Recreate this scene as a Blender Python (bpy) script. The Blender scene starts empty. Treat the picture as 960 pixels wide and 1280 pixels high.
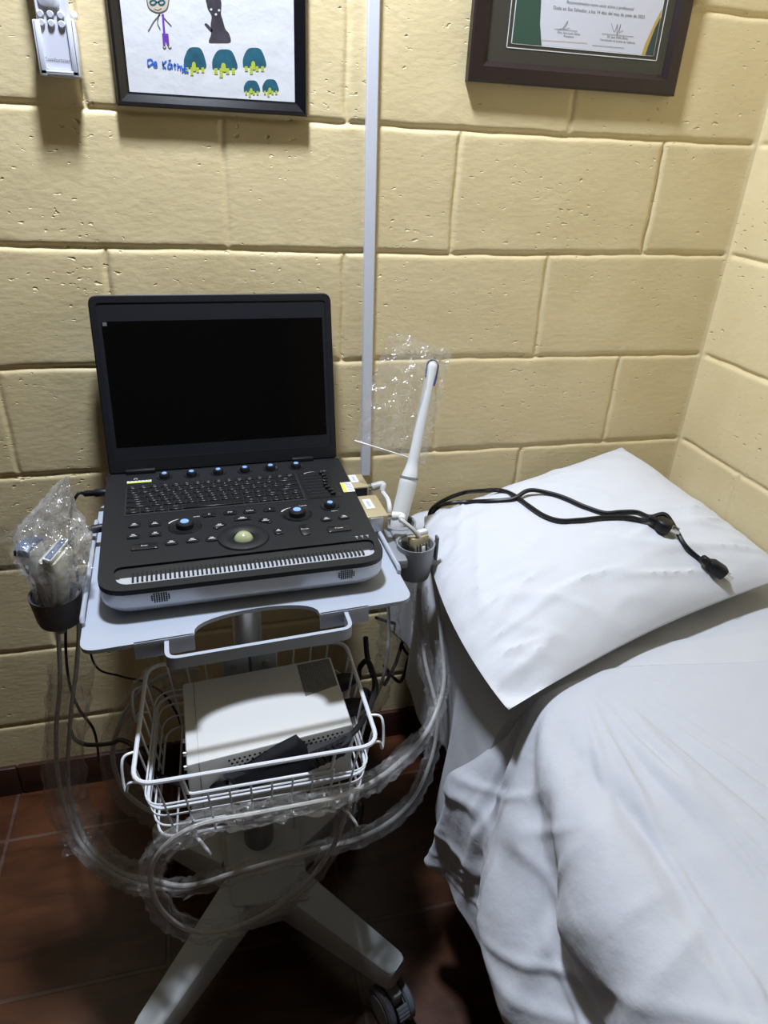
import bpy, bmesh, math, random
import numpy as np
from mathutils import Vector, Matrix
from mathutils.bvhtree import BVHTree
random.seed(7)
SC = bpy.context.scene
COL = SC.collection
PI = math.pi
def V(*a): return Vector(a)

# ------------------------------------------------------------------ camera
CAM = V(-1.0579, -1.2841, 1.3785)
YAW, PITCH, ROLL, FPX = 0.2714, -0.4911, 0.0532, 871.65
fw = V(math.sin(YAW)*math.cos(PITCH), math.cos(YAW)*math.cos(PITCH), math.sin(PITCH))
r0 = V(math.cos(YAW), -math.sin(YAW), 0); u0 = r0.cross(fw)
rt = r0*math.cos(ROLL) + u0*math.sin(ROLL); up = u0*math.cos(ROLL) - r0*math.sin(ROLL)
cd = bpy.data.cameras.new('camera'); co = bpy.data.objects.new('camera', cd); COL.objects.link(co)
cd.sensor_fit = 'VERTICAL'; cd.sensor_height = 36; cd.lens = FPX/1280*36; cd.clip_start = .02
M = Matrix((rt, up, -fw)).transposed().to_4x4(); M.translation = CAM
co.matrix_world = M; SC.camera = co
def ray(px, py): return fw + rt*((px-480)/FPX) - up*((py-640)/FPX)
def at(px, py, x=None, y=None, z=None):        # surveyed point: where the sight line meets a known plane of the room
    d = ray(px, py)
    if z is not None: return CAM + d*((z-CAM.z)/d.z)
    if y is not None: return CAM + d*((y-CAM.y)/d.y)
    return CAM + d*((x-CAM.x)/d.x)

# ------------------------------------------------------------------ materials
def mat(name, col, rough=.5, metal=0, spec=.5, bump=None, mottle=None, coat=0, emit=None, sheen=0):
    m = bpy.data.materials.new(name); m.use_nodes = True
    nt = m.node_tree; N = nt.nodes; b = N['Principled BSDF']
    b.inputs['Base Color'].default_value = (*col, 1); b.inputs['Roughness'].default_value = rough
    b.inputs['Metallic'].default_value = metal; b.inputs['Specular IOR Level'].default_value = spec
    b.inputs['Coat Weight'].default_value = coat
    if sheen: b.inputs['Sheen Weight'].default_value = sheen
    if emit:
        b.inputs['Emission Color'].default_value = (*emit[0], 1); b.inputs['Emission Strength'].default_value = emit[1]
    tc = N.new('ShaderNodeTexCoord')
    if bump:
        h = None
        for sc, st, dist in bump:
            n = N.new('ShaderNodeTexNoise'); n.inputs['Scale'].default_value = sc; n.inputs['Detail'].default_value = 5
            nt.links.new(tc.outputs['Object'], n.inputs['Vector'])
            bp = N.new('ShaderNodeBump'); bp.inputs['Strength'].default_value = st; bp.inputs['Distance'].default_value = dist
            nt.links.new(n.outputs['Fac'], bp.inputs['Height'])
            if h: nt.links.new(h.outputs['Normal'], bp.inputs['Normal'])
            h = bp
        nt.links.new(h.outputs['Normal'], b.inputs['Normal'])
    if mottle:
        sc, c2, amt = mottle
        n = N.new('ShaderNodeTexNoise'); n.inputs['Scale'].default_value = sc; n.inputs['Detail'].default_value = 6
        nt.links.new(tc.outputs['Object'], n.inputs['Vector'])
        r = N.new('ShaderNodeValToRGB'); r.color_ramp.elements[0].position = .5-amt; r.color_ramp.elements[1].position = .5+amt
        r.color_ramp.elements[0].color = (*col, 1); r.color_ramp.elements[1].color = (*c2, 1)
        nt.links.new(n.outputs['Fac'], r.inputs['Fac']); nt.links.new(r.outputs['Color'], b.inputs['Base Color'])
    return m
def wall_material():
    m = mat('painted_block', (.68, .56, .32), .42, spec=.35)
    nt = m.node_tree; N = nt.nodes; b = N['Principled BSDF']; L = nt.links
    tc = N.new('ShaderNodeTexCoord')
    n1 = N.new('ShaderNodeTexNoise'); n1.inputs['Scale'].default_value = 9; n1.inputs['Detail'].default_value = 4
    L.new(tc.outputs['Object'], n1.inputs['Vector'])
    rp = N.new('ShaderNodeValToRGB'); rp.color_ramp.elements[0].color = (.70, .575, .325, 1); rp.color_ramp.elements[1].color = (.76, .635, .375, 1)
    rp.color_ramp.elements[0].position = .3; rp.color_ramp.elements[1].position = .7
    L.new(n1.outputs['Fac'], rp.inputs['Fac']); L.new(rp.outputs['Color'], b.inputs['Base Color'])
    mp = N.new('ShaderNodeMapping'); mp.inputs['Scale'].default_value = (1, 1, 1.9); L.new(tc.outputs['Object'], mp.inputs['Vector'])
    n2 = N.new('ShaderNodeTexNoise'); n2.inputs['Scale'].default_value = 55; n2.inputs['Detail'].default_value = 6; L.new(mp.outputs[0], n2.inputs['Vector'])
    b1 = N.new('ShaderNodeBump'); b1.inputs['Strength'].default_value = .45; b1.inputs['Distance'].default_value = .0016; L.new(n2.outputs['Fac'], b1.inputs['Height'])
    # pits left by the block's open texture
    v = N.new('ShaderNodeTexNoise'); v.inputs['Scale'].default_value = 62; v.inputs['Detail'].default_value = 2; v.inputs['Roughness'].default_value = .4; L.new(mp.outputs[0], v.inputs['Vector'])
    n3 = N.new('ShaderNodeTexNoise'); n3.inputs['Scale'].default_value = 6; L.new(tc.outputs['Object'], n3.inputs['Vector'])
    ad = N.new('ShaderNodeMath'); ad.operation = 'MULTIPLY_ADD'; ad.inputs[1].default_value = .35; L.new(n3.outputs['Fac'], ad.inputs[0]); L.new(v.outputs['Fac'], ad.inputs[2])
    r2 = N.new('ShaderNodeValToRGB'); r2.color_ramp.elements[0].position = .355; r2.color_ramp.elements[1].position = .475
    sb = N.new('ShaderNodeMath'); sb.operation = 'SUBTRACT'; sb.inputs[1].default_value = .02; L.new(ad.outputs[0], sb.inputs[0]); L.new(sb.outputs[0], r2.inputs['Fac'])
    b2 = N.new('ShaderNodeBump'); b2.inputs['Strength'].default_value = 1; b2.inputs['Distance'].default_value = .0022; L.new(r2.outputs['Color'], b2.inputs['Height']); L.new(b1.outputs[0], b2.inputs['Normal'])
    L.new(b2.outputs[0], b.inputs['Normal'])
    return m
def floor_material():
    m = mat('tile', (.12, .04, .02), .3, spec=.5)
    nt = m.node_tree; N = nt.nodes; b = N['Principled BSDF']; L = nt.links
    tc = N.new('ShaderNodeTexCoord')
    mp = N.new('ShaderNodeMapping'); T = .341
    mp.inputs['Location'].default_value = (1.545+10*T, .135+20*T, 0); L.new(tc.outputs['Object'], mp.inputs['Vector'])
    br = N.new('ShaderNodeTexBrick'); br.offset = 0; br.squash = 1
    for k, v in (('Scale', 1), ('Mortar Size', .0045), ('Mortar Smooth', .2), ('Brick Width', T), ('Row Height', T), ('Bias', 0)): br.inputs[k].default_value = v
    br.inputs['Color1'].default_value = (.066, .023, .010, 1); br.inputs['Color2'].default_value = (.096, .034, .014, 1); br.inputs['Mortar'].default_value = (.11, .065, .05, 1)
    L.new(mp.outputs[0], br.inputs['Vector'])
    m2 = N.new('ShaderNodeMapping'); m2.inputs['Scale'].default_value = (2.2, 7, 1); L.new(tc.outputs['Object'], m2.inputs['Vector'])
    n = N.new('ShaderNodeTexNoise'); n.inputs['Scale'].default_value = 3; n.inputs['Detail'].default_value = 6; n.inputs['Distortion'].default_value = .6; L.new(m2.outputs[0], n.inputs['Vector'])
    r = N.new('ShaderNodeValToRGB'); r.color_ramp.elements[0].position = .3; r.color_ramp.elements[1].position = .72
    r.color_ramp.elements[0].color = (.45, .42, .4, 1); r.color_ramp.elements[1].color = (1.25, 1.25, 1.2, 1); L.new(n.outputs['Fac'], r.inputs['Fac'])
    mx = N.new('ShaderNodeMix'); mx.data_type = 'RGBA'; mx.blend_type = 'MULTIPLY'; mx.inputs['Factor'].default_value = 1
    L.new(br.outputs['Color'], mx.inputs[6]); L.new(r.outputs['Color'], mx.inputs[7]); L.new(mx.outputs[2], b.inputs['Base Color'])
    iv = N.new('ShaderNodeMath'); iv.operation = 'MULTIPLY_ADD'; iv.inputs[1].default_value = -1; iv.inputs[2].default_value = 1; L.new(br.outputs['Fac'], iv.inputs[0])
    bp = N.new('ShaderNodeBump'); bp.inputs['Strength'].default_value = .7; bp.inputs['Distance'].default_value = .003; L.new(iv.outputs[0], bp.inputs['Height'])
    n4 = N.new('ShaderNodeTexNoise'); n4.inputs['Scale'].default_value = 25; n4.inputs['Detail'].default_value = 4; L.new(tc.outputs['Object'], n4.inputs['Vector'])
    b4 = N.new('ShaderNodeBump'); b4.inputs['Strength'].default_value = .25; b4.inputs['Distance'].default_value = .002; L.new(n4.outputs['Fac'], b4.inputs['Height']); L.new(bp.outputs[0], b4.inputs['Normal'])
    L.new(b4.outputs[0], b.inputs['Normal'])
    return m
def film_material(name, base=.10, edge=.45, tint=(.9, .9, .92), bscale=60, bstr=.5):
    m = bpy.data.materials.new(name); m.use_nodes = True
    nt = m.node_tree; N = nt.nodes; L = nt.links; N.clear()
    out = N.new('ShaderNodeOutputMaterial'); tr = N.new('ShaderNodeBsdfTransparent'); tr.inputs[0].default_value = (.97, .97, .97, 1)
    df = N.new('ShaderNodeBsdfDiffuse'); df.inputs[0].default_value = (*tint, 1)
    gl = N.new('ShaderNodeBsdfGlossy'); gl.inputs['Roughness'].default_value = .14; gl.inputs[0].default_value = (.95, .97, 1, 1)
    tc = N.new('ShaderNodeTexCoord'); n = N.new('ShaderNodeTexNoise'); n.inputs['Scale'].default_value = bscale; n.inputs['Detail'].default_value = 3; n.inputs['Distortion'].default_value = .8
    L.new(tc.outputs['Object'], n.inputs['Vector'])
    bp = N.new('ShaderNodeBump'); bp.inputs['Strength'].default_value = bstr; bp.inputs['Distance'].default_value = .008; L.new(n.outputs['Fac'], bp.inputs['Height'])
    L.new(bp.outputs[0], gl.inputs['Normal'])
    lw = N.new('ShaderNodeLayerWeight'); lw.inputs['Blend'].default_value = .35; L.new(bp.outputs[0], lw.inputs['Normal'])
    ma = N.new('ShaderNodeMath'); ma.operation = 'MULTIPLY_ADD'; ma.inputs[1].default_value = edge; ma.inputs[2].default_value = base; ma.use_clamp = True
    L.new(lw.outputs['Facing'], ma.inputs[0])
    m1 = N.new('ShaderNodeMixShader'); m1.inputs[0].default_value = .6; L.new(df.outputs[0], m1.inputs[1]); L.new(gl.outputs[0], m1.inputs[2])
    m2 = N.new('ShaderNodeMixShader'); L.new(ma.outputs[0], m2.inputs[0]); L.new(tr.outputs[0], m2.inputs[1]); L.new(m1.outputs[0], m2.inputs[2])
    L.new(m2.outputs[0], out.inputs[0])
    return m
WALL = wall_material(); FLOOR = floor_material()
BASEB = mat('baseboard_tile', (.035, .014, .010), .35, mottle=(8, (.06, .022, .014), .25))
CEIL = mat('ceiling_paint', (.36, .36, .36), .8)
BLACK = mat('black_plastic', (.0065, .007, .0085), .5, spec=.35, bump=[(900, .12, .0004)])
BLACKG = mat('black_key', (.009, .009, .010), .35, spec=.5)
BEZEL = mat('bezel_plastic', (.009, .0095, .012), .42, spec=.4)
SCREEN = mat('screen_glass', (.0025, .0022, .0022), .06, spec=.45)
SILVER = mat('silver_plastic', (.52, .54, .585), .32, metal=.35)
WHITE_METAL = mat('white_enamel', (.68, .70, .74), .32, spec=.5)
TRAYM = mat('tray_enamel', (.36, .395, .465), .38, spec=.5)
GREYPL = mat('grey_cart_plastic', (.50, .53, .545), .4, bump=[(300, .1, .0005)])
ALU = mat('aluminium', (.55, .56, .58), .35, metal=.75)
CUPM = mat('dark_grey_plastic', (.095, .098, .11), .45)
CUPG = mat('grey_plastic', (.22, .23, .25), .45)
WHEELG = mat('wheel_grey', (.15, .165, .195), .5)
WHEELL = mat('wheel_light_grey', (.34, .35, .37), .5)
BLUE = mat('lit_knob_cap', (.12, .22, .5), .4, emit=((.25, .45, 1), .55))
BALL = mat('trackball_resin', (.33, .36, .2), .2, coat=.4)
INK = mat('white_ink', (.62, .62, .62), .6)
STICK = mat('white_sticker', (.72, .74, .76), .6)
YEL = mat('yellow_green_sticker', (.60, .62, .06), .6)
GREYINK = mat('grey_ink', (.16, .16, .17), .6)
BOXW = mat('beige_white_casing', (.60, .60, .585), .42)
LABELG = mat('grey_rating_label', (.13, .13, .128), .5, mottle=(120, (.17, .17, .165), .2))
DARK = mat('dark_gap', (.006, .006, .006), .8)
CORD = mat('black_rubber', (.006, .006, .007), .45, spec=.35)
NAVY = mat('black_nylon', (.0045, .005, .008), .6, spec=.3, bump=[(250, .3, .001)])
METAL = mat('nickel', (.70, .68, .62), .25, metal=1)
STEEL = mat('connector_steel', (.42, .42, .43), .35, metal=.7)
BRASS = mat('connector_beige', (.42, .35, .21), .4, metal=.2)
CABLE = mat('grey_cable', (.50, .49, .47), .5)
CABLEL = mat('light_grey_cable', (.62, .62, .61), .45)
PROBE = mat('probe_beige', (.60, .58, .50), .4)
PROBEW = mat('probe_white', (.66, .67, .66), .38)
LENS = mat('blue_grey_lens', (.10, .15, .25), .35)
DBLUE = mat('dark_blue_trim', (.02, .035, .16), .4)
FILM = film_material('clear_bag', .12, .40, (.9, .86, .8), 60, 1.0)
FILMS = film_material('clear_sleeve', .06, .30, (.66, .64, .62), 110, 1.0)
FILMB = film_material('frosted_bag', .15, .38, (.82, .83, .86), 60, 1.0)
ZIP = mat('zip_strip', (.80, .77, .72), .4)
SHEET = mat('white_cotton', (.47, .483, .525), .85, spec=.2, sheen=.15, bump=[(700, .12, .0006), (38, .30, .006), (12, .25, .012)])
SHEET2 = mat('white_cotton_lower', (.50, .51, .54), .85, spec=.2, sheen=.1, bump=[(700, .12, .0006), (30, .2, .004)])
PILLOW = mat('pillowcase_cotton', (.56, .573, .61), .85, spec=.2, sheen=.15, bump=[(700, .12, .0006), (22, .25, .006)])
MATT = mat('mattress_vinyl', (.16, .13, .11), .5)
BEDF = mat('bed_frame_black', (.012, .011, .011), .5)
FRAMEB = mat('black_lacquer', (.008, .008, .010), .16, spec=.6)
FRAMED = mat('dark_brown_wood', (.020, .010, .010), .4)
MATB = mat('dark_olive_mat', (.045, .042, .032), .5)
PAPER = mat('drawing_paper', (.66, .67, .70), .7, bump=[(14, .25, .01)])
PAPERC = mat('certificate_paper', (.62, .63, .70), .6)
GREEN = mat('dark_green_print', (.03, .075, .05), .6)
TEALP = mat('teal_print', (.03, .06, .062), .6)
GOLD = mat('gold_print', (.50, .34, .09), .6)
TEAL = mat('teal_marker', (.008, .115, .17), .8, mottle=(60, (.004, .06, .10), .2))
LIME = mat('lime_marker', (.42, .50, .04), .8)
PURP = mat('purple_marker', (.13, .03, .36), .8)
BLKM = mat('black_marker', (.022, .018, .026), .8, mottle=(60, (.05, .04, .055), .15))
BLUEM = mat('blue_marker', (.02, .13, .62), .8)
SKIN = mat('skin_pencil', (.52, .45, .36), .8)
PENC = mat('pencil_line', (.12, .10, .09), .8)
REMOTE = mat('remote_white', (.66, .68, .78), .35)
REMK = mat('remote_button', (.56, .58, .66), .4)

# ------------------------------------------------------------------ object helpers
def link(o, parent=None):
    COL.objects.link(o)
    if parent is not None: o.parent = parent
    return o
ROOTM = {}
def thing(name, label, cat, loc=(0, 0, 0), rotz=0, group=None):
    o = bpy.data.objects.new(name, None); COL.objects.link(o)
    o.empty_display_size = .05
    o.location = loc; o.rotation_euler = (0, 0, rotz)
    ROOTM[o.name] = Matrix.Translation(Vector(loc)) @ Matrix.Rotation(rotz, 4, 'Z')
    o['label'] = label; o['category'] = cat
    if group: o['group'] = group
    return o
def rootof(p):
    while p.parent is not None: p = p.parent
    return p
def obj(name, bm, m, parent=None, world=True, smooth=True, label=None, mats=None):
    """world=True: verts given in world space; otherwise in the root's own frame"""
    if parent is not None and world:
        r = rootof(parent)
        if r.name in ROOTM: bm.transform(ROOTM[r.name].inverted())
    me = bpy.data.meshes.new(name)
    bmesh.ops.recalc_face_normals(bm, faces=bm.faces)
    bm.to_mesh(me); bm.free()
    for x in (mats or [m]): me.materials.append(x)
    if smooth:
        me.shade_smooth()
        try: me.set_sharp_from_angle(angle=math.radians(38))
        except Exception: pass
    o = bpy.data.objects.new(name, me); link(o, parent)
    if label: o['label'] = label
    return o
def tag(o, label, cat, group=None):
    o['label'] = label; o['category'] = cat
    if group: o['group'] = group
    return o
def struct(o): o['kind'] = 'structure'; return o
def rename_origin(o, loc):
    """put a single-mesh thing's origin at loc"""
    o.data.transform(Matrix.Translation(-Vector(loc))); o.location = loc
    return o
NB = bmesh.new
def box(bm, c, s, bev=0, rot=None, seg=2, mi=0):
    r = bmesh.ops.create_cube(bm, size=1); vs = r['verts']
    bmesh.ops.scale(bm, vec=s, verts=vs)
    fs = list({f for v in vs for f in v.link_faces})
    if bev:
        es = list({e for v in vs for e in v.link_edges})
        rb = bmesh.ops.bevel(bm, geom=es, offset=bev, segments=seg, affect='EDGES', profile=.5)
        vs = list({v for f in rb['faces'] for v in f.verts} | {v for v in vs if v.is_valid})
        fs = list({f for v in vs for f in v.link_faces})
    Mx = Matrix.Translation(Vector(c)) @ (rot.to_4x4() if rot is not None else Matrix())
    bmesh.ops.transform(bm, matrix=Mx, verts=vs)
    for f in fs: f.material_index = mi
    return bm
def catmull(pts, n=8):
    pts = [Vector(p) for p in pts]; out = []
    q = [pts[0]*2-pts[1]] + pts + [pts[-1]*2-pts[-2]]
    for i in range(1, len(q)-2):
        a, b, c, d = q[i-1], q[i], q[i+1], q[i+2]
        for k in range(n):
            t = k/n
            out.append(.5*((2*b)+(c-a)*t+(2*a-5*b+4*c-d)*t*t+(3*b-a-3*c+d)*t**3))
    out.append(pts[-1]); return out
def tube(bm, pts, r, res=8, closed=False, cap=True, mi=0, rfun=None):
    pts = [Vector(p) for p in pts]; n = len(pts); rings = []
    tang = []
    for i in range(n):
        a = pts[i-1] if (i > 0 or closed) else pts[i]; b = pts[(i+1) % n] if (i < n-1 or closed) else pts[i]
        tang.append((b-a).normalized())
    nrm = tang[0].orthogonal().normalized()
    for i in range(n):
        t = tang[i]; nrm = (nrm - t*nrm.dot(t))
        nrm = nrm.normalized() if nrm.length > 1e-6 else t.orthogonal().normalized()
        bn = t.cross(nrm); ring = []
        for k in range(res):
            a = 2*PI*k/res; rr = r if not callable(r) else r(i/(n-1))
            if rfun: rr = rfun(i, k, rr)
            ring.append(bm.verts.new(pts[i] + (nrm*math.cos(a)+bn*math.sin(a))*rr))
        rings.append(ring)
    for i in range(n if closed else n-1):
        A, B = rings[i], rings[(i+1) % n]
        for k in range(res):
            f = bm.faces.new((A[k], A[(k+1) % res], B[(k+1) % res], B[k])); f.material_index = mi
    if cap and not closed:
        bm.faces.new(rings[0][::-1]).material_index = mi; bm.faces.new(rings[-1]).material_index = mi
    return bm
def lathe(bm, prof, c=(0, 0, 0), res=24, axis=None, cap=True, mi=0):
    """prof: (radius, height) pairs, around z (or axis)"""
    R = Matrix() if axis is None else Vector((0, 0, 1)).rotation_difference(Vector(axis)).to_matrix().to_4x4()
    T = Matrix.Translation(Vector(c)) @ R; rings = []
    for (r, h) in prof:
        rings.append([bm.verts.new(T @ Vector((r*math.cos(2*PI*k/res), r*math.sin(2*PI*k/res), h))) for k in range(res)])
    for A, B in zip(rings, rings[1:]):
        for k in range(res):
            bm.faces.new((A[k], A[(k+1) % res], B[(k+1) % res], B[k])).material_index = mi
    if cap:
        bm.faces.new(rings[0][::-1]).material_index = mi; bm.faces.new(rings[-1]).material_index = mi
    return bm
def rpoly(pts, r, seg=6):
    """round the corners of a 2D polygon; r scalar or list"""
    out = []; n = len(pts)
    for i in range(n):
        p = Vector(pts[i]).to_2d(); a = Vector(pts[i-1]).to_2d(); b = Vector(pts[(i+1) % n]).to_2d()
        rr = r[i] if isinstance(r, (list, tuple)) else r
        if rr <= 0: out.append(p); continue
        da = (a-p).normalized(); db = (b-p).normalized(); ang = da.angle(db); d = min(rr/math.tan(ang/2), (a-p).length*.49, (b-p).length*.49)
        s, e = p+da*d, p+db*d
        for k in range(seg+1):
            t = k/seg; out.append((1-t)**2*s + 2*t*(1-t)*p + t*t*e)
    return out
def loft(bm, rings, cap=True, mi=0):
    R = [[bm.verts.new(Vector(p)) for p in ring] for ring in rings]; n = len(R[0])
    for A, B in zip(R, R[1:]):
        for k in range(n): bm.faces.new((A[k], A[(k+1) % n], B[(k+1) % n], B[k])).material_index = mi
    if cap:
        bm.faces.new(R[0][::-1]).material_index = mi; bm.faces.new(R[-1]).material_index = mi
    return bm
def plate(bm, outer, holes, z0, z1, f=None, mi=0):
    """flat plate with holes between heights z0 and z1; f maps (x, y, z) to space"""
    f = f or (lambda x, y, z: Vector((x, y, z)))
    loops = [outer]+list(holes); top = []; es = []
    tmp = bmesh.new()
    vl = []
    for lp in loops:
        vs = [tmp.verts.new((p[0], p[1], 0)) for p in lp]; vl.append(vs)
        for i in range(len(vs)): es.append(tmp.edges.new((vs[i], vs[(i+1) % len(vs)])))
    bmesh.ops.triangle_fill(tmp, use_beauty=True, edges=es)
    tmp.verts.index_update()
    co_ = [v.co.copy() for v in tmp.verts]; tris = [[v.index for v in fc.verts] for fc in tmp.faces]; li = [[v.index for v in vs] for vs in vl]
    tmp.free()
    up_ = [bm.verts.new(f(c.x, c.y, z1)) for c in co_]; lo_ = [bm.verts.new(f(c.x, c.y, z0)) for c in co_]
    for t in tris:
        bm.faces.new([up_[i] for i in t]).material_index = mi; bm.faces.new([lo_[i] for i in t[::-1]]).material_index = mi
    for l in li:
        for i in range(len(l)):
            a, b = l[i], l[(i+1) % len(l)]
            bm.faces.new((up_[a], up_[b], lo_[b], lo_[a])).material_index = mi
    return bm
def poly3(bm, pts, mi=0):
    return bm.faces.new([bm.verts.new(Vector(p)) for p in pts])
def circ(cx, cy, rx, ry=None, n=20): return [(cx+rx*math.cos(2*PI*k/n), cy+(ry or rx)*math.sin(2*PI*k/n)) for k in range(n)]
def text(bm, s, size, Mx, depth=.0, bold=0):
    cu = bpy.data.curves.new('t', 'FONT'); cu.body = s; cu.size = size; cu.align_x = 'CENTER'; cu.align_y = 'CENTER'; cu.extrude = depth; cu.offset = bold
    cu.resolution_u = 2
    o = bpy.data.objects.new('t', cu); COL.objects.link(o)
    dg = bpy.context.evaluated_depsgraph_get(); dg.update()
    me = bpy.data.meshes.new_from_object(o.evaluated_get(dg)); me.transform(Mx); bm.from_mesh(me)
    bpy.data.objects.remove(o); bpy.data.curves.remove(cu); bpy.data.meshes.remove(me)
    return bm
def smooth01(x): x = np.clip(x, 0, 1); return x*x*(3-2*x)
def vnoise(x, y, seed=0):
    xi = np.floor(x).astype(np.int64); yi = np.floor(y).astype(np.int64); fx = x-xi; fy = y-yi
    def h(a, b):
        n = (a*374761393 + b*668265263 + seed*974634541) & 0xffffffff
        n = ((n ^ (n >> 13))*1274126177) & 0xffffffff
        return ((n ^ (n >> 16)) & 0xffff)/65535.0
    sx = fx*fx*(3-2*fx); sy = fy*fy*(3-2*fy)
    a = h(xi, yi)*(1-sx)+h(xi+1, yi)*sx; b = h(xi, yi+1)*(1-sx)+h(xi+1, yi+1)*sx
    return (a*(1-sy)+b*sy)*2-1
def fbm(x, y, seed=0, o=4):
    s = 0; a = 1
    for k in range(o): s = s+a*vnoise(x*2**k, y*2**k, seed+k*17); a *= .5
    return s
def grid_mesh(bm, Pm):
    n, m = Pm.shape[:2]
    vs = [[bm.verts.new(Pm[i, j]) for j in range(m)] for i in range(n)]
    for i in range(n-1):
        for j in range(m-1): bm.faces.new((vs[i][j], vs[i+1][j], vs[i+1][j+1], vs[i][j+1]))
    return vs

def simulate_sheet(frames=48):
    """drape a cotton sheet over the rounded mattress edge with Blender's own cloth solver"""
    sc = bpy.context.scene
    tmp = []
    def add(name, bm):
        me = bpy.data.meshes.new(name); bm.to_mesh(me); bm.free(); o = bpy.data.objects.new(name, me); sc.collection.objects.link(o); tmp.append(o); return o
    def bar(name, x0, x1, z0, z1, r):
        bm = bmesh.new(); ring = []
        for (cx_, cz_, a0) in ((x1-r, z1-r, 0), (x0+r, z1-r, 1), (x0+r, z0+r, 2), (x1-r, z0+r, 3)):
            for k in range(7):
                a = (a0+k/6)*math.pi/2; ring.append((cx_+r*math.cos(a), cz_+r*math.sin(a)))
        A = [bm.verts.new((x, .0, z)) for x, z in ring]; B = [bm.verts.new((x, -2.1, z)) for x, z in ring]
        n = len(A)
        for k in range(n): bm.faces.new((A[k], A[(k+1) % n], B[(k+1) % n], B[k]))
        bm.faces.new(A[::-1]); bm.faces.new(B)
        bmesh.ops.recalc_face_normals(bm, faces=bm.faces)
        o = add(name, bm); o.modifiers.new('c', 'COLLISION'); o.collision.thickness_outer = .006; o.collision.cloth_friction = 12; return o
    bar('c1', -.650, .3, .42, .689, .045); bar('c2', -.710, .2, .40, .535, .035)
    nx, ny = 88, 84
    G = np.zeros((nx, ny, 3))
    for i in range(nx):
        for j in range(ny):
            t = .98*j/(ny-1); s = (1.025-.135*float(smooth01(np.array((t-.02)/.40))))*i/(nx-1)
            lead = -.655+.075*min(1, max(0, (s-.05)/.5))-.055*min(1, max(0, (s-.48)/.15)) + .72*max(0, s-.63)**2
            e = max(0, s-.56); th = math.atan2(e, t+.03); r = math.hypot(e, t); g = min(1, r/.22)*min(1, e/.07)
            n1 = float(fbm(np.array(s*4), np.array(t*5.), 61, 2))
            sm = 1-smooth01((th-.62)/.35)
            zz = g*.044*math.sin(th*8.0+1.2*n1+2.9)*(.15+.85*sm)+g*.013*math.sin(th*21+2.5*n1)*sm+.010*float(fbm(np.array(s*9), np.array(t*9.), 65, 3))*min(1, max(0, (s-.42)/.15))
            G[i, j] = (-.02-s, lead-t, .699+.028*float(smooth01(np.array((s-.40)/.12)))+zz)
    bm = bmesh.new(); vs = [[bm.verts.new(G[i, j]) for j in range(ny)] for i in range(nx)]
    for i in range(nx-1):
        for j in range(ny-1): bm.faces.new((vs[i][j], vs[i+1][j], vs[i+1][j+1], vs[i][j+1]))
    o = add('cl', bm)
    vg = o.vertex_groups.new(name='pin')
    for i in range(nx):
        s = 1.0*i/(nx-1)
        if s < .40: vg.add([i*ny+j for j in range(ny)], 1.0, 'REPLACE')
    m = o.modifiers.new('cloth', 'CLOTH'); st = m.settings
    st.quality = 6; st.mass = .25; st.tension_stiffness = 12; st.compression_stiffness = 12; st.shear_stiffness = 4; st.bending_stiffness = .25
    st.tension_damping = 5; st.compression_damping = 5; st.shear_damping = 5; st.air_damping = 2; st.bending_damping = .5
    st.vertex_group_mass = 'pin'; st.shrink_min = -.004; st.shrink_max = -.004
    m.collision_settings.distance_min = .006; m.collision_settings.collision_quality = 3
    m.collision_settings.use_self_collision = True; m.collision_settings.self_distance_min = .004
    m.point_cache.frame_start = 1; m.point_cache.frame_end = frames+5
    for f in range(1, frames+1): sc.frame_set(f)
    dg = bpy.context.evaluated_depsgraph_get(); ev = o.evaluated_get(dg); co_ = np.zeros(nx*ny*3)
    ev.data.vertices.foreach_get('co', co_)
    for q in tmp:
        me = q.data; bpy.data.objects.remove(q); bpy.data.meshes.remove(me)
    sc.frame_set(1)
    return co_.reshape(nx, ny, 3)
SHEET_P = simulate_sheet()

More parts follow.
